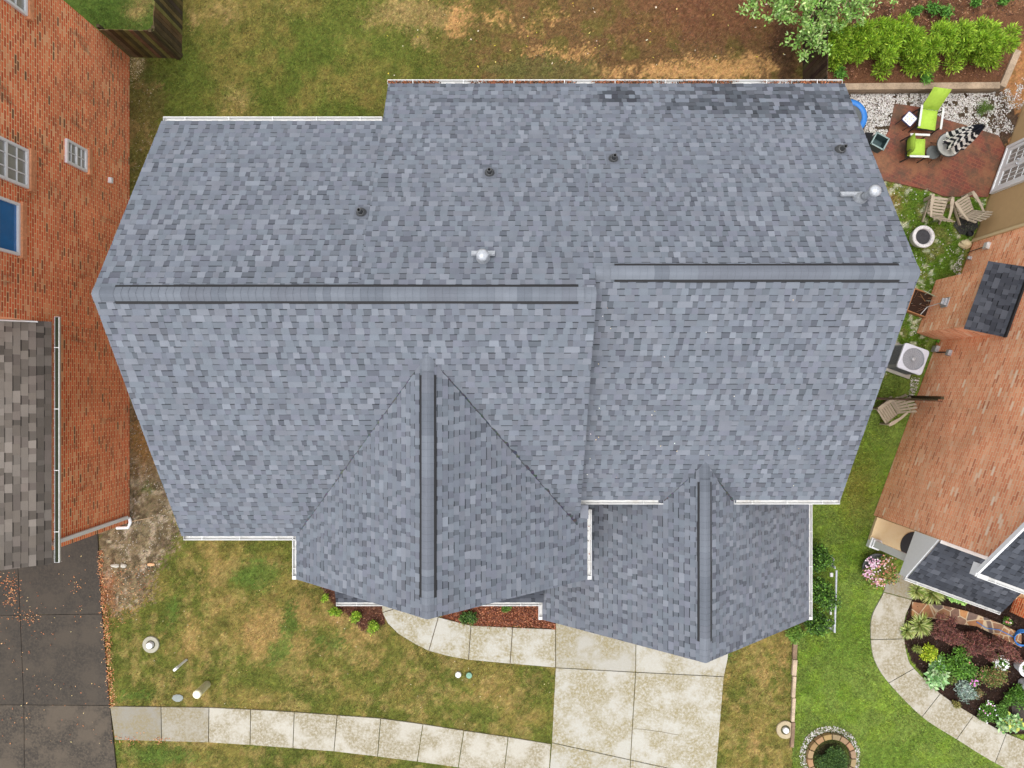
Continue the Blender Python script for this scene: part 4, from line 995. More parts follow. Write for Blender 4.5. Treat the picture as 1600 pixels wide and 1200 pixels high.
# twigs
tw=[((1390,0),(1393,25)),((1255,10),(1258,52)),((1330,15),(1324,45)),((1365,20),(1362,42)),((1100,0),(1085,18)),((1160,20),(1150,60)),((990,112),(1020,104)),((1350,-5),(1385,12)),((1310,0),(1306,22)),((215,782),(228,818)),((178,822),(240,808))]
TWL=['pale twig standing out of the bark behind the hedge','longest pale branch hanging along the dark fence line','pale twig in the bark under the tree, nearest the hedge','thin twig in the bark just right of the fence top',
'thin diagonal twig at the top edge of the back yard','short twig in the bare yard left of the tree','dark twig lying on the sandy patch behind the gutter','thin twig leaning right at the top edge of the bark','short twig at the top edge beside the tree crown','twig pointing down the gravelly strip beside the brick wall','long thin twig crossing the gravelly strip below the downspout','spare twig']
for i,(a,b) in enumerate(tw):
    A_=W(a[0],a[1],.06); B_=W(b[0],b[1],.08); mid=(A_+B_)/2+Vector((.05,.03,.05)); m_=MB(); m_.tube([A_,mid,B_],.014 if i<3 else .009,6,lin((196,164,128)),r2=.006)
tag(m_.build('twig',M['attr'],None,tuple(A_)),TWL[i],'twig')

# right flower bed
def spiky(px,py,r,lb,cols,n=380):
    p=W(px,py,.0); a=rng.uniform(0,2*np.pi,n); el=rng.uniform(.25,1.2,n); Ln=r*rng.uniform(.6,1.2,n)
    d=np.stack([np.cos(a)*np.cos(el),np.sin(a)*np.cos(el),np.sin(el)],1); P0=np.array(p)[None]+d*.03
    s=np.stack([-np.sin(a),np.cos(a),0*a],1)*.012; mid=P0+d*Ln[:,None]*.6; tip=P0+d*Ln[:,None]; tip[:,2]-=Ln*.25*np.cos(el)
    o=fast_mesh('spiky_grass',np.stack([P0,mid+s,tip,mid-s],1),None,palette(cols,n),M['leaf'],None,tuple(p)); tag(o,lb,'plant')
VAR=[(190,200,120),(160,178,90),(210,214,150),(120,146,60)]
spiky(1455,925,.42,'variegated yellow striped grass below the neighbour porch gutter',VAR); spiky(1432,922,.3,'narrow variegated grass at the end of the neighbour porch gutter',VAR)
spiky(1436,975,.40,'variegated yellow striped grass between the flagstones and the curved path',VAR); spiky(1417,985,.26,'low variegated grass at the inner edge of the curved path',VAR)
HO=[(150,186,130),(126,168,104),(176,204,150),(104,150,84)]
shrub('hosta',1492,930,0,.42,.25,700,[(130,180,90),(110,162,76),(160,200,110)],'light green hosta under the neighbour porch gutter','plant',L_=.14,Wd=.10,up=.8,stem=False,squash=.6)
shrub('hosta',1460,1047,0,.5,.3,900,HO,'large pale blue green hosta at the inside of the path curve','plant',L_=.15,Wd=.11,up=.8,stem=False)
shrub('hosta',1573,1126,0,.40,.25,700,HO+[(190,200,90)],'pale hosta with yellow edges at the bottom end of the flower bed','plant',L_=.14,Wd=.10,up=.8,stem=False)
shrub('shrub',1447,1012,0,.40,.35,900,[(170,190,40),(140,168,36),(190,204,60)],'yellow green shrub between the striped grass and the big hosta',L_=.07,Wd=.04)
shrub('shrub',1485,1030,0,.62,.4,1800,[(90,134,44),(110,156,56),(70,110,36)],'green leafy clump behind the big hosta',L_=.09,Wd=.05)
shrub('shrub',1580,1085,0,.45,.4,1300,[(76,120,34),(96,142,46),(60,96,28)],'dark green shrub at the right edge near the white pot',L_=.07,Wd=.04)
shrub('shrub',1548,1062,0,.65,.4,1800,[(110,130,60),(130,110,70),(90,120,50),(150,120,80)],'reddish green mixed shrub beyond the pink flowers',L_=.07,Wd=.035)
shrub('shrub',1558,1105,0,.35,.3,900,[(80,120,44),(100,140,56)],'green shrub between the pale hosta and the pink flowers',L_=.07,Wd=.035)
shrub('shrub',1505,1078,0,.42,.25,1100,[(150,172,160),(122,146,132),(176,192,180)],'silver leaved plant along the path edge',L_=.10,Wd=.02)
MAP=[(122,74,68),(98,56,54),(146,92,82),(84,52,48),(112,84,62)]
mt=empty('japanese_maple',tuple(W(1520,1000)),0,'low burgundy lace leaved maple spreading over the flagstones','tree'); PP=[]
for (x,y,r) in ((1465,985,.36),(1480,975,.34),(1498,990,.42),(1520,1000,.46),(1545,1008,.44),(1565,1010,.4),(1580,1020,.4),(1530,1020,.36),(1500,1005,.36),(1550,1025,.3),(1475,995,.28)):
    q=W(x,y,.55)
    for k in range(5):
        A_,d=ell(130,q+Vector((random.gauss(0,r*.35),random.gauss(0,r*.3),random.gauss(0,.1))),(r*.5,r*.4,.16),.3); PP.append(A_)
P=np.concatenate(PP); fast_mesh('crown',leaves(P,.09*rng.uniform(.6,1.3,len(P)),.018,.6,.3),None,np.clip(palette(MAP,len(P),.25),.003,1),M['leaf'],mt)
m_=MB(); base=W(1520,1000)
m_.tube([base,base+Vector((0,0,.35))],.05,8,lin((90,70,58)),r2=.035)
for x,y in ((1475,985),(1500,995),(1545,1010),(1575,1015),(1520,1020)): m_.tube([base+Vector((0,0,.33)),(base+W(x,y,.5))/2+Vector((0,0,.25)),W(x,y,.55)],.025,6,lin((90,70,58)),r2=.006)
m_.build('trunk',M['attr'],mt)
for (x,y,r_,lb,cc) in ((1478,1062,.26,'low mixed green filler plant between the silver plant and the big hosta',[(92,120,50),(130,140,70),(74,100,40)]),(1532,1082,.3,'bronze green filler plant below the magenta flowers',[(120,104,66),(92,110,50),(140,120,80)]),(1530,1118,.26,'loose green plant beside the last path slab',[(100,136,60),(80,110,44)]),(1500,1012,.3,'dark green foliage tucked under the burgundy maple',[(62,92,36),(80,112,44)]),(1430,1012,.2,'thin yellow green edging plant along the inner curve',[(150,160,80),(120,136,60)]),(1492,1096,.2,'straw coloured edging plant along the path bend',[(150,140,84),(120,120,60)])):
    shrub('bedding_plant',x,y,0,r_,.22,420,cc,lb,'plant',L_=.07,Wd=.03,stem=False,squash=.8)
def flowers(name,px,py,z,r,h,cols,n,lb,leafcols=((80,124,44),(100,144,56)),squash=1.):
    p=W(px,py,z); e=empty(name,tuple(p),0,lb,'flowers')
    A_,d=ell(700,(p.x,p.y,p.z+h*.5),(r,r*squash,h*.5),.3); A_[:,2]=np.maximum(A_[:,2],p.z+.01); fast_mesh('foliage',leaves(A_,.07,.035,.5),None,np.clip(palette(leafcols,700),.003,1),M['leaf'],e)
    q,d=ell(n,(p.x,p.y,p.z+h*.5),(r,r*squash,h*.55),.75); q=q[q[:,2]>p.z+h*.45]; V=[];C=[]
    cc=palette(cols,len(q),.1)
    for i,c in enumerate(q):
        for k in range(5):
            a=k*1.2566+random.random(); R_=.026; t=np.array([math.cos(a),math.sin(a),.2]); s=np.array([-math.sin(a),math.cos(a),0])
            V.append([c,c+t*R_*.6+s*.014,c+t*R_,c+t*R_*.6-s*.014]); C.append(cc[i])
    fast_mesh('blossom',np.array(V),None,np.clip(np.array(C),0,.9),M['leaf'],e); return e
flowers('flower_clump',1558,1034,0,.26,.3,[(245,245,245),(235,238,240)],170,'rounded clump of white flowers in front of the burgundy maple')
flowers('flower_clump',1517,1063,0,.14,.25,[(214,120,200),(230,150,215)],60,'small clump of magenta pink flowers amid the bed')
flowers('flower_clump',1535,1052,0,.18,.25,[(236,150,160),(230,120,130)],16,'sparse coral pink flowers above the magenta clump')
flowers('flower_clump',1542,1110,0,.35,.2,[(214,150,190),(230,230,235)],40,'mixed pink and white flowers near the path bend')
flowers('flower_clump',1510,1045,0,.3,.25,[(226,150,140)],16,'scattered pink flowers beside the big hosta')
flowers('flower_clump',1571,969,0,.10,.2,[(236,90,110),(245,220,225)],40,'small red and white flower clump on the mulch near the flagstones')
# flagstones
fl=[];FS=[(1425,940),(1447,943),(1470,945),(1492,950),(1515,956),(1540,965),(1565,975),(1595,990),(1595,1012),(1575,1002),(1550,990),(1525,978),(1500,975),(1475,968),(1450,965),(1424,962)]
m_,n2,l2,b2=nodes('flagstone_paving')
tc=n2.new('ShaderNodeTexCoord'); vo=n2.new('ShaderNodeTexVoronoi'); vo.feature='DISTANCE_TO_EDGE'; vo.inputs['Scale'].default_value=3.0; l2.new(tc.outputs['Object'],vo.inputs['Vector'])
vc=n2.new('ShaderNodeTexVoronoi'); vc.inputs['Scale'].default_value=3.0; l2.new(tc.outputs['Object'],vc.inputs['Vector']); sep=n2.new('ShaderNodeSeparateColor'); l2.new(vc.outputs['Color'],sep.inputs[0])
c=ramp(n2,l2,sep.outputs[0],[(0,lin((122,82,52))),(.3,lin((158,112,66))),(.6,lin((98,72,58))),(.8,lin((140,96,60))),(1,lin((80,72,70)))])
f=noise(n2,l2,9,5,.7); c=mixc(n2,l2,'MULTIPLY',1.0,c,ramp(n2,l2,f,[(.25,.7),(.75,1.3)])); c=mixc(n2,l2,'MIX',ramp(n2,l2,vo.outputs['Distance'],[(.02,1.),(.05,0.)]),c,lin((168,152,124)))
l2.new(c,b2.inputs['Base Color']); b2.inputs['Roughness'].default_value=.7
mb=MB(); mb.prism([(W(x,y).x,W(x,y).y) for x,y in FS],-.05,.03); struct(mb.build('flagstone_path',m_))
# blue hose / bag at the frame edge and white pot
mb=MB(); q=W(1597,997,.08)
for k in range(4): mb.tube([q+Vector((math.cos(t)*(.22+.02*k),math.sin(t)*(.26-.02*k),k*.03-.03)) for t in [i*.42 for i in range(16)]],.016,6)
mb.tube([q+Vector((-.2,0,0)),q+Vector((-.7,.25,-.03)),q+Vector((-1.1,.3,-.03)),q+Vector((-1.4,.5,-.03))],.012,6)
tag(mb.build('garden_hose',M['blue'],None,tuple(q)),'coiled blue garden hose at the right edge on the flagstones','hose')
def pot(px,py,r,lb,fill):
    p=W(px,py); e=empty('flower_pot',tuple(p),0,lb,'flower pot'); m1=MB(); m1.lathe(p,[(r*.65,0),(r*.8,.2),(r,.36),(r,.40),(r*.84,.40),(r*.8,.33),(0,.33)],28); m1.build('pot',M['white_clean'],e,smooth=False)
    A_,d=ell(160,(p.x,p.y,p.z+.38),(r*.7,r*.7,.08),.2); fast_mesh('foliage',leaves(A_,.07,.04,.6),None,palette(fill,160),M['leaf'],e)
pot(1592,1038,.26,'white flower pot beside the white flowers, upper of the two',[(96,130,50),(140,150,60)]); pot(1597,1066,.2,'white ring shaped pot at the right edge, lower of the two',[(60,40,30),(80,60,44)])
mb=MB(); mb.prism([(W(x,y).x,W(x,y).y) for x,y in [(1582,1128),(1580,1100),(1610,1080),(1700,1080),(1700,1145),(1585,1142)]],-.05,.012,(1,1,1)); struct(mb.build('neighbour_front_walk',M['conc_dark']))
# big container of pink flowers by the porch
p=W(1365,886); e=empty('flower_planter',tuple(p),0,'wide low planter overflowing with pink flowers and green leaves beside the porch','planter')
m1=MB(); m1.lathe(p,[(.36,0),(.46,.20),(.48,.24),(.48,.27),(.43,.27),(.4,.22),(0,.22)],32); m1.build('pot',M['mesh_grey'],e)
PP=[];
for k in range(14):
    a=random.uniform(0,6.28); q=random.uniform(.1,.44); A_,d=ell(330,(p.x+math.cos(a)*q,p.y+math.sin(a)*q,p.z+.42),(.25,.25,.14),.2); PP.append(A_)
P=np.concatenate(PP); fast_mesh('foliage',leaves(P,.07,.035,.5),None,palette([(120,150,64),(96,128,50),(160,162,84),(176,130,84)],len(P)),M['leaf'],e)
V=[];C=[]
for cx,cy,rr,num,cols in ((-.28,.2,.28,70,[(226,196,212),(232,215,224),(196,140,168)]),(-.12,-.28,.28,60,[(206,130,136),(190,120,150),(226,196,200)]),(.12,.30,.28,34,[(214,150,130),(220,200,196)]),(-.38,-.05,.2,50,[(222,184,200),(204,150,176)]),(.15,0,.42,20,[(200,120,106)])):
    q,d=ell(num,(p.x+cx,p.y+cy,p.z+.52),(rr,rr,.08),.1); cc=palette(cols,num,.08)
    for i,c in enumerate(q):
        for k in range(5):
            a=k*1.2566+random.random(); t=np.array([math.cos(a),math.sin(a),.2]); s=np.array([-math.sin(a),math.cos(a),0]); V.append([c,c+t*.016+s*.014,c+t*.028,c+t*.016-s*.014]); C.append(cc[i])
fast_mesh('blossom',np.array(V),None,np.clip(np.array(C),0,.9),M['leaf'],e)
# tree ring at the bottom
p=W(1297,1182); mb=MB()
N=16
tr2=empty('tree_ring',tuple(p),0,'round planting ring of tan blocks edged with white gravel at the bottom','planting ring')
for k in range(N):
    a0=2*math.pi*k/N+.02; a1=2*math.pi*(k+1)/N-.02; r0,r1=.60,.76; m_=MB()
    pts=[(p.x+math.cos(a)*r,p.y+math.sin(a)*r) for a,r in ((a0,r0),((a0+a1)/2,r0),(a1,r0),(a1,r1),((a0+a1)/2,r1),(a0,r1))]
    m_.prism(pts,0,.16,tuple(x*random.uniform(.75,1.1) for x in lin((146,118,86)))); m_.build('block',M['stone'],tr2,bevel=.012)
shrub('shrub',1297,1184,0,.56,.55,6200,[(60,92,42),(76,108,50),(50,76,36),(96,126,58)],'dense dark green shrub filling the round block ring',L_=.06,Wd=.02,clumps=10,outw=.6)

# ------------------------------------------------------------------ loose stones, chips and leaves
def stones(name,x,y,z,smin,smax,cols,label,flat=.6):
    n=len(x); P=np.stack([(x-800)/50,(600-y)/50,np.full(n,z)],1); s=rng.uniform(smin,smax,(n,1)); Q=rnd_unit(n); 
    ang=rng.uniform(0,2*np.pi,n); ux=np.stack([np.cos(ang),np.sin(ang),0*ang],1); uy=np.stack([-np.sin(ang),np.cos(ang),rng.uniform(-.3,.3,n)],1); uz=np.array([[0,0,1.]])
    a=s*rng.uniform(.7,1.3,(n,1)); b=s*rng.uniform(.5,1.,(n,1)); c=s*flat
    v=[P+ux*a,P+uy*b,P-ux*a*.9,P-uy*b,P+uz*c+ux*a*.2]
    T=[]
    for i in range(4): T.append(np.stack([v[i],v[(i+1)%4],v[4]],1))
    V=np.concatenate(T); C=palette(cols,n,.08); C=np.concatenate([C]*4)
    o=fast_mesh(name,V,None,np.clip(C,0,.85),M['stone']); struct(o,'stuff'); o['label']=label; return o
WH=[(222,219,214),(206,202,196),(190,184,176),(228,227,225),(160,150,140)]
gp=[(1318,143),(1556,143),(1562,215),(1516,199),(1475,187),(1440,168),(1398,162),(1388,205),(1376,226),(1362,240),(1340,200)]
x1,y1=scatter(gp,11000); k=~(inpoly(x1,y1,PATIO)); k&=rng.random(len(x1))<np.where((x1>1520)&(y1>165)&(vnoise(x1,y1,14,61,3)>.5),.25,1); k&=(vnoise(x1,y1,10,64,3)>.30)
x2,y2=scatter([(1556,150),(1600,120),(1600,165),(1575,225),(1560,212)],900); k2=vnoise(x2,y2,18,62,3)>.42
x3,y3=scatter([(1520,225),(1570,235),(1550,290),(1500,260)],90)
stones('gravel',np.concatenate([x1[k],x2[k2],x3]),np.concatenate([y1[k],y2[k2],y3]),-.01,.012,.030,WH,'white gravel around the brick patio')
x4,y4=scatter([(1488,420),(1508,385),(1500,440)],160); x5,y5=scatter([(1425,588),(1438,590),(1428,625),(1418,622)],170); x6,y6=scatter([(1386,284),(1470,305),(1510,380),(1440,440)],170)
x7,y7=scatter([(1428,500),(1440,515),(1420,530)],30)
stones('pebbles',np.concatenate([x4,x5,x6,x7]),np.concatenate([y4,y5,y6,y7]),-.02,.012,.028,WH,'scattered white pebbles in the side yard')
a=rng.uniform(0,2*np.pi,1050); rr=rng.uniform(.77,.95,1050); k=(np.sin(a)>-.5)|(np.cos(a)<-.2); a=a[k]; rr=rr[k]
stones('gravel_ring',1297+np.cos(a)*rr*50,1182-np.sin(a)*rr*50,.0,.012,.030,WH+[(170,160,140)],'white gravel round the block ring')
x,y=scatter([(195,88),(228,92),(222,112),(200,140)],200); stones('pebbles',x,y,-.02,.010,.025,[(220,206,170),(190,170,130)],'pale pebbles by the left fence')
x,y=scatter([(205,640),(240,700),(285,835),(235,900),(170,960),(150,850),(190,820)],1900); k=vnoise(x,y,16,63,3)>.42
stones('pebbles',x[k],y[k],-.02,.006,.022,[(196,186,168),(150,140,124),(110,98,80),(220,214,204),(84,74,60)],'fine pebbles and debris along the left brick wall')
x,y=scatter([(205,100),(250,150),(245,200),(215,300),(207,300)],140); stones('pebbles',x,y,-.02,.006,.018,[(210,200,180),(160,150,120)],'pebbles in the strip beside the left house')
def leaf_stuff(name,x,y,z,size,cols,label,zj=.02):
    n=len(x); P=np.stack([(x-800)/50,(600-y)/50,z+rng.uniform(0,zj,n)],1)
    o=fast_mesh(name,leaves(P,size*rng.uniform(.5,1.4,n),size*.6*rng.uniform(.6,1.2,n),.9),None,np.clip(palette(cols,n,.15),0,.85),M['leaf']); struct(o,'stuff'); o['label']=label; return o
ORG=[(196,124,76),(214,150,96),(168,96,58),(190,140,100),(224,180,130),(140,84,54)]
# along the edge of the neighbour driveway
t=rng.random(1500); ex=np.interp(t,[0,.4,1],[152,161,173])+rng.normal(0,3.2,1500)+3; ey=860+t*245
k=rng.random(1500)<(.35+.65*vnoise(ex,ey,20,71,2)); 
leaf_stuff('fallen_leaves',ex[k],ey[k],.0,.05,ORG,'orange leaves banked along the dark driveway edge',.04)
x,y=scatter([(0,890),(150,860),(172,1102),(182,1160),(0,1160)],650); k=rng.random(len(x))<np.where(vnoise(x,y,45,72,3)>.52,1.,.22); k&=(x<60)|(rng.random(len(x))<.5)
leaf_stuff('fallen_leaves',x[k],y[k],.024,.05,ORG+[(230,210,150)],'orange leaves strewn over the dark driveway',.01)
for cx,cy,sx,sy,n in ((17,912,8,10,110),(20,935,7,9,60),(45,965,14,5,60),(200,1153,14,4,70),(250,1156,8,3,40),(120,917,4,8,14),(125,955,3,8,12)):
    leaf_stuff('fallen_leaves',rng.normal(cx,sx,n),rng.normal(cy,sy,n),.026,.05,ORG[:4],'small drift of orange leaves on the concrete',.02)
x,y=scatter([(165,890),(240,880),(235,940),(165,1000)],500); leaf_stuff('leaf_litter',x,y,-.02,.04,ORG+[(120,100,76)],'leaf litter on the bare strip beside the driveway')
x,y=scatter([(690,-5),(1262,-5),(1262,128),(690,128)],5200); k=rng.random(len(x))<sstep(.35,.6,vnoise(x,y,30,73,4))*sstep(660,1000,x)*np.where(y>100,.35,1.)
leaf_stuff('leaf_litter',x[k],y[k],-.02,.05,[(96,66,46),(124,84,56),(78,56,42),(140,98,66),(110,84,60),(66,60,34)],'brown leaf litter over the back yard')
x,y=scatter([(600,-5),(1250,-5),(1250,100),(600,128)],60); leaf_stuff('fallen_leaves',x,y,.0,.07,[(222,200,70),(226,214,190),(214,190,110)],'few yellow leaves in the back yard')
x,y=scatter([(1262,-5),(1605,-5),(1605,60),(1262,60)],2600); leaf_stuff('bark_mulch',x,y,-.02,.06,[(128,86,62),(96,62,46),(156,112,84),(76,50,38),(176,140,110)],'bark mulch behind the hedge')
x,y=scatter([(690,960),(735,980),(868,985),(868,940),(700,940)],2600); leaf_stuff('bark_mulch',x,y,-.02,.06,[(156,92,62),(128,72,50),(182,118,84),(92,52,38),(140,84,60)],'reddish pine straw beside the front path',.03)
x,y=scatter([(500,915),(520,945),(548,968),(565,988),(600,978),(598,945),(640,955),(640,925)],900); leaf_stuff('bark_mulch',x,y,-.02,.05,[(110,72,54),(84,54,42),(140,96,72)],'brown mulch around the lime shrubs',.03)
x,y=scatter(BED[:8]+[(1600,1150),(1600,900),(1450,890)],2600); leaf_stuff('bark_mulch',x,y,-.02,.05,[(62,46,38),(46,34,30),(84,62,50)],'dark mulch of the flower bed',.03)
x,y=scatter([(172,838),(868,1045),(862,1155),(250,1105)],90); leaf_stuff('fallen_leaves',x,y,.01,.04,[(220,200,160),(226,214,190),(190,150,90)],'few pale leaves on the front lawn')

# ------------------------------------------------------------------ timber wall of the hedge bed
def timber(name,pts,w_,h_,z,label,cols=((150,132,112),(128,112,96))):
    e=empty(name,tuple(W(pts[0][0],pts[0][1])),0,label,'retaining wall'); 
    for i in range(len(pts)-1):
        for layer in range(2):
            m_=MB(); A_=W(*pts[i],z); B_=W(*pts[i+1],z); dz=Vector((0,0,-h_/2-layer*(h_+.01))); m_.bar(A_+dz,B_+dz,w_-layer*.03,h_,lin(cols[layer])); m_.build('beam',M['wood_dark'],e,bevel=.01)
    return e
timber('timber_wall',[(1306,135),(1563,133)],.20,.19,.42,'weathered timber retaining wall between white gravel and the hedge')
timber('timber_wall',[(1567,135),(1592,78)],.20,.19,.42,'short angled timber wall closing the right end of the hedge bed')
mb=MB(); mb.prism([(W(x,y,.34).x,W(x,y,.34).y) for x,y in [(1292,134),(1563,131),(1590,78),(1610,20),(1400,48),(1288,60)]],-.02,.34,lin((104,72,52)))
struct(mb.build('planting_bed',M['ground']))
x,y=scatter([(1300,95),(1560,100),(1558,128),(1300,130)],900); leaf_stuff('bark_mulch',x,y,.34,.06,[(128,86,62),(96,62,46),(156,112,84)],'bark mulch between hedge and timber wall')

# ------------------------------------------------------------------ patio furniture
def cushion(mb,c,size,rot,puff=.02):
    n=6; sx,sy,sz=size; V=[];Fc=[]
    for side in (1,-1):
        for i in range(n+1):
            for j in range(n+1):
                u=i/n*2-1; v=j/n*2-1; h=sz/2*((1-u**4)*(1-v**4))**.35+puff*(1-u*u)*(1-v*v)
                V.append(Vector(c)+rot@Vector((u*sx/2,v*sy/2,side*h)))
    for s in range(2):
        b=s*(n+1)**2
        for i in range(n):
            for j in range(n):
                q=(b+i*(n+1)+j,b+(i+1)*(n+1)+j,b+(i+1)*(n+1)+j+1,b+i*(n+1)+j+1); Fc.append(q if s==0 else q[::-1])
    mb.mesh(V,Fc)
def lounge_chair(label,loc,rz,recline,seatlen=.56,backlen=.62):
    e=empty('cushioned_chair',(0,0,0),0,label,'patio chair','green cushioned patio chairs'); I=Matrix.Identity(3)
    m_=MB(); cushion(m_,(0,0,.44),(.54,seatlen,.12),I); m_.build('seat_cushion',M['green_cloth'],e,smooth=True)
    rb=Matrix.Rotation(math.pi/2-recline,3,'X'); m_=MB(); cen=Vector((0,seatlen/2,.46))+rb@Vector((0,backlen/2,0)); cushion(m_,cen,(.54,backlen,.11),rb); m_.build('back_cushion',M['green_cloth'],e,smooth=True)
    m_=MB()
    m_.box((0,-.0,.36),(.58,seatlen+.02,.03))
    for sx in (-.2,.2): m_.tube([Vector((sx,seatlen/2-.02,.38)),Vector((sx,seatlen/2+.07,.42)),Vector((sx,seatlen/2+.07,.42))+rb@Vector((0,backlen-.08,0))],.012,6)
    m_.build('frame',M['iron'],e)
    for s in (-1,1):
        a=MB(); a.box((s*.33,0,.64),(.065,seatlen+.06,.03)); a.build('armrest',M['white'],e,bevel=.01)
        for y in (-1,1): l=MB(); l.bar((s*.33,y*seatlen*.42,.63),(s*.33,y*seatlen*.5,0),.03,.03); l.build('leg',M['iron'],e)
    e.location=loc; e.rotation_euler=(0,0,rz); return e
q=W(1449,187,.42); lounge_chair('lime cushioned reclining patio chair near the timber wall, tilted far back',(q.x,q.y,0),R(-8),R(34),.60,.74)
q=W(1431,231,.42); lounge_chair('lime cushioned upright patio chair beside the round glass table',(q.x,q.y,0),R(88),R(8),.54,.52)
# side table
p=W(1421,186,.44); p.z=0; e=empty('side_table',(p.x,p.y,0),R(48),'small square side table with a dotted white tile top','side table')
m_=MB(); m_.box(p+Vector((0,0,.44)),(.33,.33,.02),Matrix.Rotation(R(48),3,'Z'),lin((232,230,226)))
for i in range(3):
    for j in range(3): m_.box(p+Matrix.Rotation(R(48),3,'Z')@Vector(((i-1)*.09,(j-1)*.09,.4515)),(.035,.035,.004),Matrix.Rotation(R(48+45*(i%2)),3,'Z'),lin(random.choice([(220,190,90),(90,110,180),(200,120,90)])))
m_.build('tile_top',M['attr'],e)
m_=MB(); RR=Matrix.Rotation(R(48),3,'Z')
for a,b,c,d in ((-.17,0,.02,.36),(.17,0,.02,.36),(0,-.17,.36,.02),(0,.17,.36,.02)): m_.box(p+RR@Vector((a,b,.44)),(c,d,.045),RR,lin((70,72,110)))
m_.build('rim',M['attr'],e)
for a in (-1,1):
    for b in (-1,1): m_=MB(); m_.bar(p+RR@Vector((a*.15,b*.15,.42)),p+RR@Vector((a*.15,b*.15,0)),.02,.02); m_.build('leg',M['iron'],e)
# round table
p=W(1483,226,.72); p.z=0; e=empty('round_table',tuple(p),0,'round pale glass patio table carrying the folded umbrella','table')
m_=MB(); m_.lathe(p,[(0,.70),(.35,.70),(.355,.71),(.35,.722),(0,.722)],36); m_.build('tabletop',plain('frosted_glass',lin((176,176,170)),.15,.15,3,.8),e)
m_=MB(); m_.lathe(p,[(.352,.69),(.375,.70),(.375,.725),(.352,.73)],36); m_.build('rim',M['iron'],e)
for k in range(4):
    a=k*math.pi/2+.5; m_=MB(); m_.tube([p+Vector((math.cos(a)*.32,math.sin(a)*.32,.69)),p+Vector((math.cos(a)*.16,math.sin(a)*.16,.35)),p+Vector((math.cos(a)*.34,math.sin(a)*.34,0))],.012,6); m_.build('leg',M['iron'],e)
# folded umbrella
e=empty('umbrella',tuple(p),0,'folded black and white striped umbrella standing in the round table','umbrella')
m_=MB(); m_.tube([p,p+Vector((0,0,2.42))],.02,10); m_.build('pole',M['iron'],e); m_=MB(); m_.lathe(p,[(.0,0),(.18,0),(.18,.05),(.05,.09),(.03,.2)],20); m_.build('base',M['iron'],e)
m_=MB(); n=40; rows=22; V=[]
for j in range(rows+1):
    t=j/rows; z=.98+1.36*t; r=.25*(1-t)**.75+.035
    for k in range(n):
        a=2*math.pi*k/n; rr=r*(1+.34*math.cos(8*a+1.5*t))+.01*math.sin(3*a+9*t); V.append(p+Vector((math.cos(a)*rr,math.sin(a)*rr,z+(.06*math.cos(8*a) if j==0 else 0))))
b0=len(m_.v); m_.v.extend([tuple(v) for v in V])
for j in range(rows):
    for k in range(n):
        dark=((j//2)%2==0) if (k//5)%2==0 else ((j//2)%2==1)
        if j>rows-6: dark=True
        m_.f.append((b0+j*n+k,b0+j*n+(k+1)%n,b0+(j+1)*n+(k+1)%n,b0+(j+1)*n+k)); m_.c.append(lin((26,28,42)) if dark else lin((236,234,230))); m_.uv.append([(0,0)]*4)
m_.build('canopy',M['attr'],e)
m_=MB()
for a,rr,ln in ((2.6,.05,.22),(3.3,.06,.28),(3.9,.05,.16)): m_.tube([p+Vector((math.cos(a)*rr,math.sin(a)*rr,1.2)),p+Vector((math.cos(a)*(rr+ln),math.sin(a)*(rr+ln),.95))],.035,6,r2=.012)
m_.build('tie_strap',M['black'],e)
# second low stool by the table
p=W(1458,238,.40); p.z=0; e=empty('stool',tuple(p),0,'low round metal stool pushed between green chair and glass table','stool')
m_=MB(); m_.lathe(p,[(0,.38),(.20,.38),(.21,.395),(.20,.41),(0,.405)],28); m_.build('seat',M['mesh_grey'],e)
for k in range(4):
    a=k*math.pi/2+.3; m_=MB(); m_.tube([p+Vector((math.cos(a)*.17,math.sin(a)*.17,.38)),p+Vector((math.cos(a)*.24,math.sin(a)*.24,0))],.010,6); m_.build('leg',M['iron'],e)
# recycling box
p=W(1373,222,.3); p.z=0; e=empty('storage_bin',tuple(p),0,'open dark green plastic bin at the patio edge beside the roof','bin')
m_=MB(); RR=Matrix.Rotation(R(-28),3,'Z'); t_=.015
for a,b,c,d in ((-.2,0,t_,.36),(.2,0,t_,.36),(0,-.18,.4,t_),(0,.18,.4,t_)): m_.box(p+RR@Vector((a,b,.19)),(c,d,.36),RR)
m_.box(p+Vector((0,0,.03)),(.4,.36,.02),RR); bo=m_.build('tub',M['bin'],e)
m_=MB()
for a,b,c,d in ((-.21,0,.04,.42),(.21,0,.04,.42),(0,-.19,.42,.04),(0,.19,.42,.04)): m_.box(p+RR@Vector((a,b,.385)),(c,d,.02),RR)
m_.build('rim',plain('pale_green_plastic',lin((132,152,150)),.5),e)
m_=MB(); m_.box(p+RR@Vector((-.36,.0,.2)),(.26,.34,.03),Matrix.Rotation(R(-28),3,'Z')@Matrix.Rotation(R(-50),3,'Y')); m_.build('lid',M['black'],e)
# trampoline
p=W(1327,183,.25); p.z=0; e=empty('trampoline',tuple(p),0,'small round trampoline with blue rim partly under the roof edge','trampoline')
m_=MB(); m_.lathe(p,[(.38,.27),(.40,.30),(.53,.30),(.55,.27),(.53,.25),(.40,.25),(.38,.27)],40); m_.build('rim_pad',M['blue'],e,smooth=True)
m_=MB(); m_.lathe(p,[(0,.255),(.385,.262)],40); m_.build('mat',M['mesh_grey'],e)
for k in range(6): a=k*math.pi/3; m_=MB(); m_.tube([p+Vector((math.cos(a)*.5,math.sin(a)*.5,.25)),p+Vector((math.cos(a)*.5,math.sin(a)*.5,0))],.014,6); m_.build('leg',M['galv'],e)
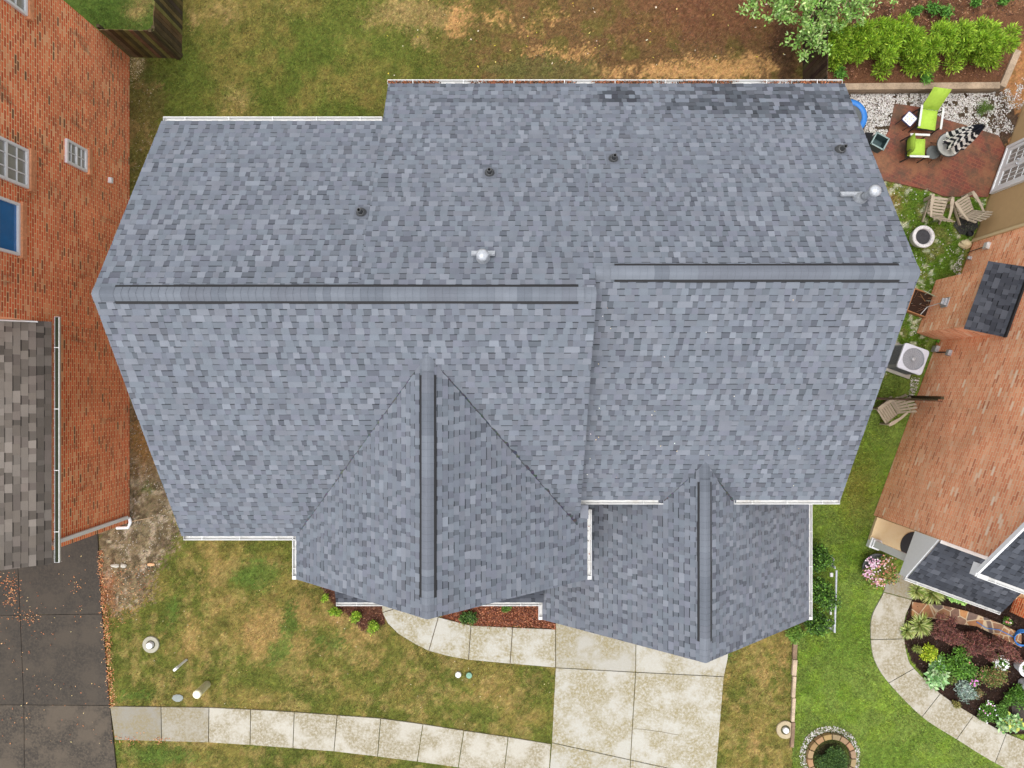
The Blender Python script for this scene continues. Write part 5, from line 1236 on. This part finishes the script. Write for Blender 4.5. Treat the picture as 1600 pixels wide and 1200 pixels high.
# adirondack chairs
def adirondack():
    e=empty('adirondack_chair',(0,0,0),0,'tan slatted adirondack chair','garden chair','tan adirondack chairs')
    m_=MB()
    for i in range(6):
        y=-.30+i*.088; z=.37-.13*(i/5); m_.box((0,y,z),(.50,.072,.02),Matrix.Rotation(R(-14),3,'X'))
    m_.build('seat',M['resin'],e,bevel=.005)
    m_=MB()
    for i in range(6):
        u=(i-2.5)/2.5; a=Vector((u*.19,.20,.24)); L0=.78-.13*u*u; b=a+Vector((u*.10,.34*L0/.78,.70*L0/.78)); m_.bar(a,b,.076,.018,up=Vector((0,1,0)))
    m_.bar((-.22,.245,.36),(.22,.245,.36),.02,.06); m_.bar((-.29,.40,.68),(.29,.40,.68),.02,.05); m_.build('backrest',M['resin'],e,bevel=.005)
    for s in (-1,1):
        a=MB(); pts=[(s*.24,.34),(s*.30,.36),(s*.345,.1),(s*.36,-.2),(s*.345,-.34),(s*.27,-.35),(s*.245,-.2),(s*.27,.05)]; a.prism(pts,.53,.555); a.build('armrest',M['resin'],e,bevel=.006)
        l=MB(); l.box((s*.28,-.30,.27),(.035,.10,.53)); l.build('leg',M['resin'],e,bevel=.005)
        l=MB(); l.bar((s*.265,-.28,.30),(s*.265,.40,.05),.03,.09); l.build('leg',M['resin'],e,bevel=.005)
    return e
ad=adirondack()
spots=[((1464,326),R(172),'tan slatted adirondack chair beside its twin, the one farther from the siding'),((1508,325),R(212),'tan slatted adirondack chair next to the siding wall, turned toward its twin'),((1389,642),R(-58),'tan slatted adirondack chair alone on the lawn by the end on wood fence')]
for i,((x,y),rz,lb) in enumerate(spots):
    o=ad if i==0 else copy_tree(ad); q=W(x,y,.3); o.location=(q.x,q.y,0); o.rotation_euler=(0,0,rz); o['label']=lb
# pot with dark soil (fire pit like)
p=W(1442,370,.3); p.z=0; e=empty('planter_pot',tuple(p),0,'round whitewashed stone planter with dark soil on the side lawn','planter')
m_=MB(); m_.lathe(p,[(.26,0),(.30,.12),(.34,.30),(.345,.34),(.33,.36),(.25,.36),(.235,.33),(.22,.2),(0,.2)],36); m_.build('bowl',plain('speckled_white_stone',lin((196,194,194)),.7,.35,30,.3,dirt=lin((110,105,100)),ds=12),e)
m_=MB(); m_.lathe(p,[(.237,.29),(.12,.31),(0,.305)],24); m_.build('soil',plain('dark_ash',lin((58,58,62)),.9,.4,20),e)
# dark mat, stone, black pot
mb=MB(); pts=[(1489,352),(1500,338),(1527,343),(1528,355),(1515,368),(1500,366)]; mb.prism([(W(x,y).x,W(x,y).y) for x,y in pts],0,.015); tag(mb.build('ground_mat',plain('black_fabric',lin((40,40,40)),.9,.5,40,dirt=lin((90,90,76)),ds=14),None,tuple(W(1508,352))),'dark ground cloth with pale specks beneath the adirondack chairs','mat')
mb=MB(); p=W(1512,366); mb.lathe(p,[(.07,0),(.09,.16),(.095,.17),(.08,.17),(.07,.1),(0,.1)],18); tag(mb.build('small_pot',M['black'],None,tuple(p)),'small black plastic pot beside the pale rock','pot')
def rock(px,py,s,label,col,z=0,cat='rock',grp=None):
    p=W(px,py); m_=MB(); N=10; V=[];Fc=[]
    for j in range(5):
        ph=math.pi/2*j/4
        for k in range(N):
            a=2*math.pi*k/N; r=math.cos(ph)*(1+random.uniform(-.14,.14)); V.append(p+Vector((math.cos(a)*r*s[0],math.sin(a)*r*s[1],math.sin(ph)*s[2])))
    for j in range(4):
        for k in range(N): Fc.append((j*N+k,j*N+(k+1)%N,(j+1)*N+(k+1)%N,(j+1)*N+k))
    m_.mesh(V,Fc,lin(col)); return tag(m_.build('rock',M['stone'],None,tuple(p)),label,cat,grp)
rock(1507,382,(.19,.15,.2),'pale rounded rock against the brick wall by the electrical wire',(190,176,140))
rock(180,884,(.14,.06,.05),'flat pale stone on the bare strip, left of two',(176,172,160)); rock(193,884,(.10,.07,.05),'small pale stone on the bare strip, right of two',(176,172,160))
rock(236,882,(.12,.05,.04),'broken orange tan stone at the grass edge',(206,160,120))
rock(278,1091,(.18,.12,.02),'flat grey white utility lid set in the grass near the sidewalk',(128,134,130))
rock(198,187,(.05,.05,.04),'single white stone in the side strip beside the back gutter',(226,226,220))
# planter frame with twigs
p=W(1438,474,.15); p.z=0; e=empty('raised_planter',tuple(p),R(-20),'low wooden planter frame with dark soil and canes beside the fireplace chase','planter')
RR=Matrix.Rotation(R(-20),3,'Z'); m_=MB()
for a,b,c,d in ((-.34,0,.03,.72),(.34,0,.03,.72),(0,-.36,.7,.03),(0,.36,.7,.03)): m_.box(p+RR@Vector((a,b,.11)),(c,d,.22),RR,lin((150,104,66)))
m_.build('frame',M['attr'],e); m_=MB(); m_.box(p+Vector((0,0,.08)),(.66,.7,.14),RR); m_.build('soil',M['soil'],e)
m_=MB()
for k in range(16):
    a=Vector((random.uniform(-.3,.3),random.uniform(-.33,.33),.16)); b=a+Vector((random.uniform(-.25,.25),random.uniform(-.25,.25),random.uniform(.02,.3))); m_.tube([p+RR@a,p+RR@b],.006,5,lin(random.choice([(150,110,70),(120,84,60),(170,176,160)])))
m_.tube([p+RR@Vector((-.1,.36,.3)),p+RR@Vector((.35,.30,.32)),p+RR@Vector((.65,.45,.35))],.012,6,lin((150,170,140)))
m_.build('canes',M['attr'],e)
shrub('bedding_plant',1464,534,0,.13,.2,260,[(96,150,40),(120,176,50)],'little bright green weed between the condenser and the chase','plant',L_=.07,Wd=.05,stem=False)
# air conditioner
p=W(1427,561,.80); p.z=0; rA=R(-20); RR=Matrix.Rotation(rA,3,'Z'); e=empty('air_conditioner',tuple(p),rA,'square white topped air conditioning condenser beside the right brick wall','air conditioner')
def rsq(h,r,n=5):
    o=[]
    for cx,cy,a0 in ((h-r,h-r,0),(-h+r,h-r,90),(-h+r,-h+r,180),(h-r,-h+r,270)):
        for k in range(n+1): a=R(a0+90*k/n); o.append((cx+r*math.cos(a),cy+r*math.sin(a)))
    return o
def rp(pts): return [((p+RR@Vector((x,y,0))).x,(p+RR@Vector((x,y,0))).y) for x,y in pts]
m_=MB(); m_.prism(rp(rsq(.47,.03)),0,.06,lin((170,166,156))); m_.build('pad',M['stone'],e)
m_=MB(); m_.prism(rp(rsq(.375,.08)),.06,.74)
m_.build('cabinet',plain('grey_metal_cabinet',lin((150,152,158)),.5,.1),e)
m_=MB()
for k in range(16):
    z=.12+k*.038
    for s in (-1,1): m_.box(p+RR@Vector((s*.378,0,z)),(.012,.60,.008),RR); m_.box(p+RR@Vector((0,s*.378,z)),(.60,.012,.008),RR)
m_.build('louvres',M['mesh_grey'],e)
m_=MB(); outer=rp(rsq(.40,.09)); nO=len(outer); inner=[(p+RR@Vector((math.cos(a)*.335,math.sin(a)*.335,0))) for a in [2*math.pi*(k+.5)/nO for k in range(nO)]]
V=[(x,y,.74) for x,y in outer]+[(x,y,.80) for x,y in rp(rsq(.395,.09))]+[(q.x,q.y,.815) for q in inner]+[(q.x,q.y,.74) for q in inner]
Fc=[]
for r_ in range(3):
    for k in range(nO): Fc.append((r_*nO+k,r_*nO+(k+1)%nO,(r_+1)*nO+(k+1)%nO,(r_+1)*nO+k))
m_.mesh(V,Fc); m_.build('top_cover',plain('pale_enamel',lin((205,208,218)),.4,.04),e)
m_=MB()
for k in range(6): m_.lathe(p+Vector((0,0,.812)),[(.06+k*.053,0),(.064+k*.053,.003)],32)
for k in range(24): a=k*math.pi/12; m_.tube([p+Vector((math.cos(a)*.05,math.sin(a)*.05,.815)),p+Vector((math.cos(a)*.335,math.sin(a)*.335,.815))],.0028,4)
m_.lathe(p+Vector((0,0,.80)),[(0,.03),(.05,.025),(.06,0)],20); m_.build('grille',M['galv'],e)
m_=MB(); m_.lathe(p,[(0,.64),(.34,.64)],24); m_.build('fan_well',plain('fan_well_grey',lin((112,114,124)),.6,.1),e)
m_=MB()
for k in range(3):
    a=k*2.094+.3; m_.mesh([p+Vector((math.cos(a+t)*r,math.sin(a+t)*r,.71+.03*t)) for r,t in ((.05,0),(.31,-.1),(.31,.75),(.05,.9))],[(0,1,2,3)])
m_.lathe(p,[(0,.76),(.06,.75),(.06,.7)],16); m_.build('fan',M['galv'],e)
# folded grey metal frame by the garage
p=W(1304,940); e=empty('metal_frame',tuple(p),0,'long grey tubular metal frame standing beside the garage shrubs','metal frame')
m_=MB(); m_.tube([W(1307,891,.55),W(1304,988,.55)],.032,10); m_.build('top_rail',M['galv'],e)
for y,dr in ((878,1),(978,-1)):
    m_=MB(); m_.tube([W(1289,y-8,.05),W(1297,y-10,.15),W(1303,y-4,.3),W(1300,y+3,.4),W(1292,y+3,.42)],.022,8); m_.tube([W(1305,y+10,.53),W(1294,y+2,.05)],.02,8); m_.tube([W(1305,y+8,.53),W(1284,y-4,.03)],.02,8); m_.build('leg',M['galv'],e)
m_=MB(); m_.box(W(1298,950,.4),(.05,.4,.06)); m_.box(W(1299,898,.4),(.08,.12,.06)); m_.build('bracket',M['white'],e)
# timber edging
e=empty('timber_edging',tuple(W(1239,1080)),0,'weathered split timber edging dividing the brown and the bright lawns','edging')
ys=[988,1030,1056,1090,1128,1168]
for i in range(5):
    m_=MB(); A_=W(1243-i*.9,ys[i],.03); B_=W(1242-(i+1)*1.0,ys[i+1]-1,.03); m_.bar(A_,B_,.13*random.uniform(.75,1.1),.12,lin(random.choice([(140,120,100),(168,150,128),(120,100,82)]))); m_.build('log',M['wood_dark'],e,bevel=.02)
# cleanouts and posts
def cleanout(px,py,r,lb,col,capr=.1,h=.12):
    p=W(px,py); e=empty('cleanout',tuple(p),0,lb,'utility cover'); m_=MB(); m_.lathe(p,[(r,-.03),(r,.02),(r*.96,.035),(r*.55,.03),(r*.5,.0)],28,lin(col)); m_.build('concrete_collar',M['stone'],e)
    m_=MB(); m_.lathe(p,[(r*.52,-.01),(0,-.01)],20,lin((76,74,48))); m_.build('soil',M['stone'],e)
    m_=MB(); m_.lathe(p,[(capr,0),(capr,h),(capr*.85,h+.02),(0,h+.025)],20); m_.build('cap',M['white_clean'],e)
cleanout(236,1007,.26,'pale round concrete ring with a white cap on the left front lawn',(150,147,132)); cleanout(1227,1140,.28,'round tan concrete cover with a white centre beside the timber edging',(160,146,118),.09,.08)
for px,py,c,lb in ((716,1054,(196,198,194),'white utility cap in the lawn below the curved path'),(733,1055,(110,150,128),'green utility cap in the lawn below the curved path')):
    p=W(px,py); m_=MB(); m_.lathe(p,[(.095,-.03),(.095,.03),(.085,.045),(.03,.045),(.03,.06),(0,.062)],20,lin(c)); tag(m_.build('utility_cap',M['attr'],None,tuple(p)),lb,'utility cap')
p=W(323,1070); e=empty('marker_post',tuple(p),0,'thick tan utility post with a domed top on the front lawn','post'); m_=MB(); m_.lathe(p,[(.115,-.05),(.115,.66)],20); m_.build('body',M['tan_post'],e); m_=MB(); m_.lathe(p,[(.128,.64),(.128,.72),(.11,.75),(0,.76)],20); m_.build('cap',plain('cream_cap',lin((236,232,200)),.45),e)
p=W(290,1032); e=empty('marker_post',tuple(p),0,'slim white utility marker leaning in the front lawn','post'); m_=MB(); m_.box(p+Vector((0,0,.32)),(.13,.07,.66),Matrix.Rotation(R(40),3,'Z'),lin((222,228,228))); m_.build('body',M['attr'],e,bevel=.015)
m_=MB(); m_.box(p+Vector((0,0,.70)),(.15,.09,.1),Matrix.Rotation(R(40),3,'Z'),lin((236,240,240)),taper=.7); m_.build('cap',M['attr'],e,bevel=.01)
# extra: white object in the hedge row

# pale specks of seed fluff and grit lying on the roof slopes
x_=rng.uniform(1.7,7.6,26); y_=rng.uniform(-2.5,1.9,26); zz=np.array([onR(a,b)[2] for a,b in zip(x_,y_)])+.03
P=np.stack([x_,y_,zz],1); P[:9,0]=rng.uniform(1.75,2.0,9)
o=fast_mesh('roof_debris',leaves(P,.035,.02,.9),None,np.clip(palette([(230,228,220),(200,180,140)],26),0,.8),M['leaf']); struct(o,'stuff'); o['label']='tiny pale specks of debris on the right roof slope'

mb=MB(); pts=[(990,1138),(1004,1139),(1018,1141),(1034,1143),(1048,1146),(1060,1148)]
for a,b in zip(pts,pts[1:]):
    A_=W(*a); B_=W(*b); mb.bar((A_.x,A_.y,.021),(B_.x,B_.y,.021),random.uniform(.010,.018),.004,lin((96,88,66)))
struct(mb.build('driveway_crack',M['stone']))
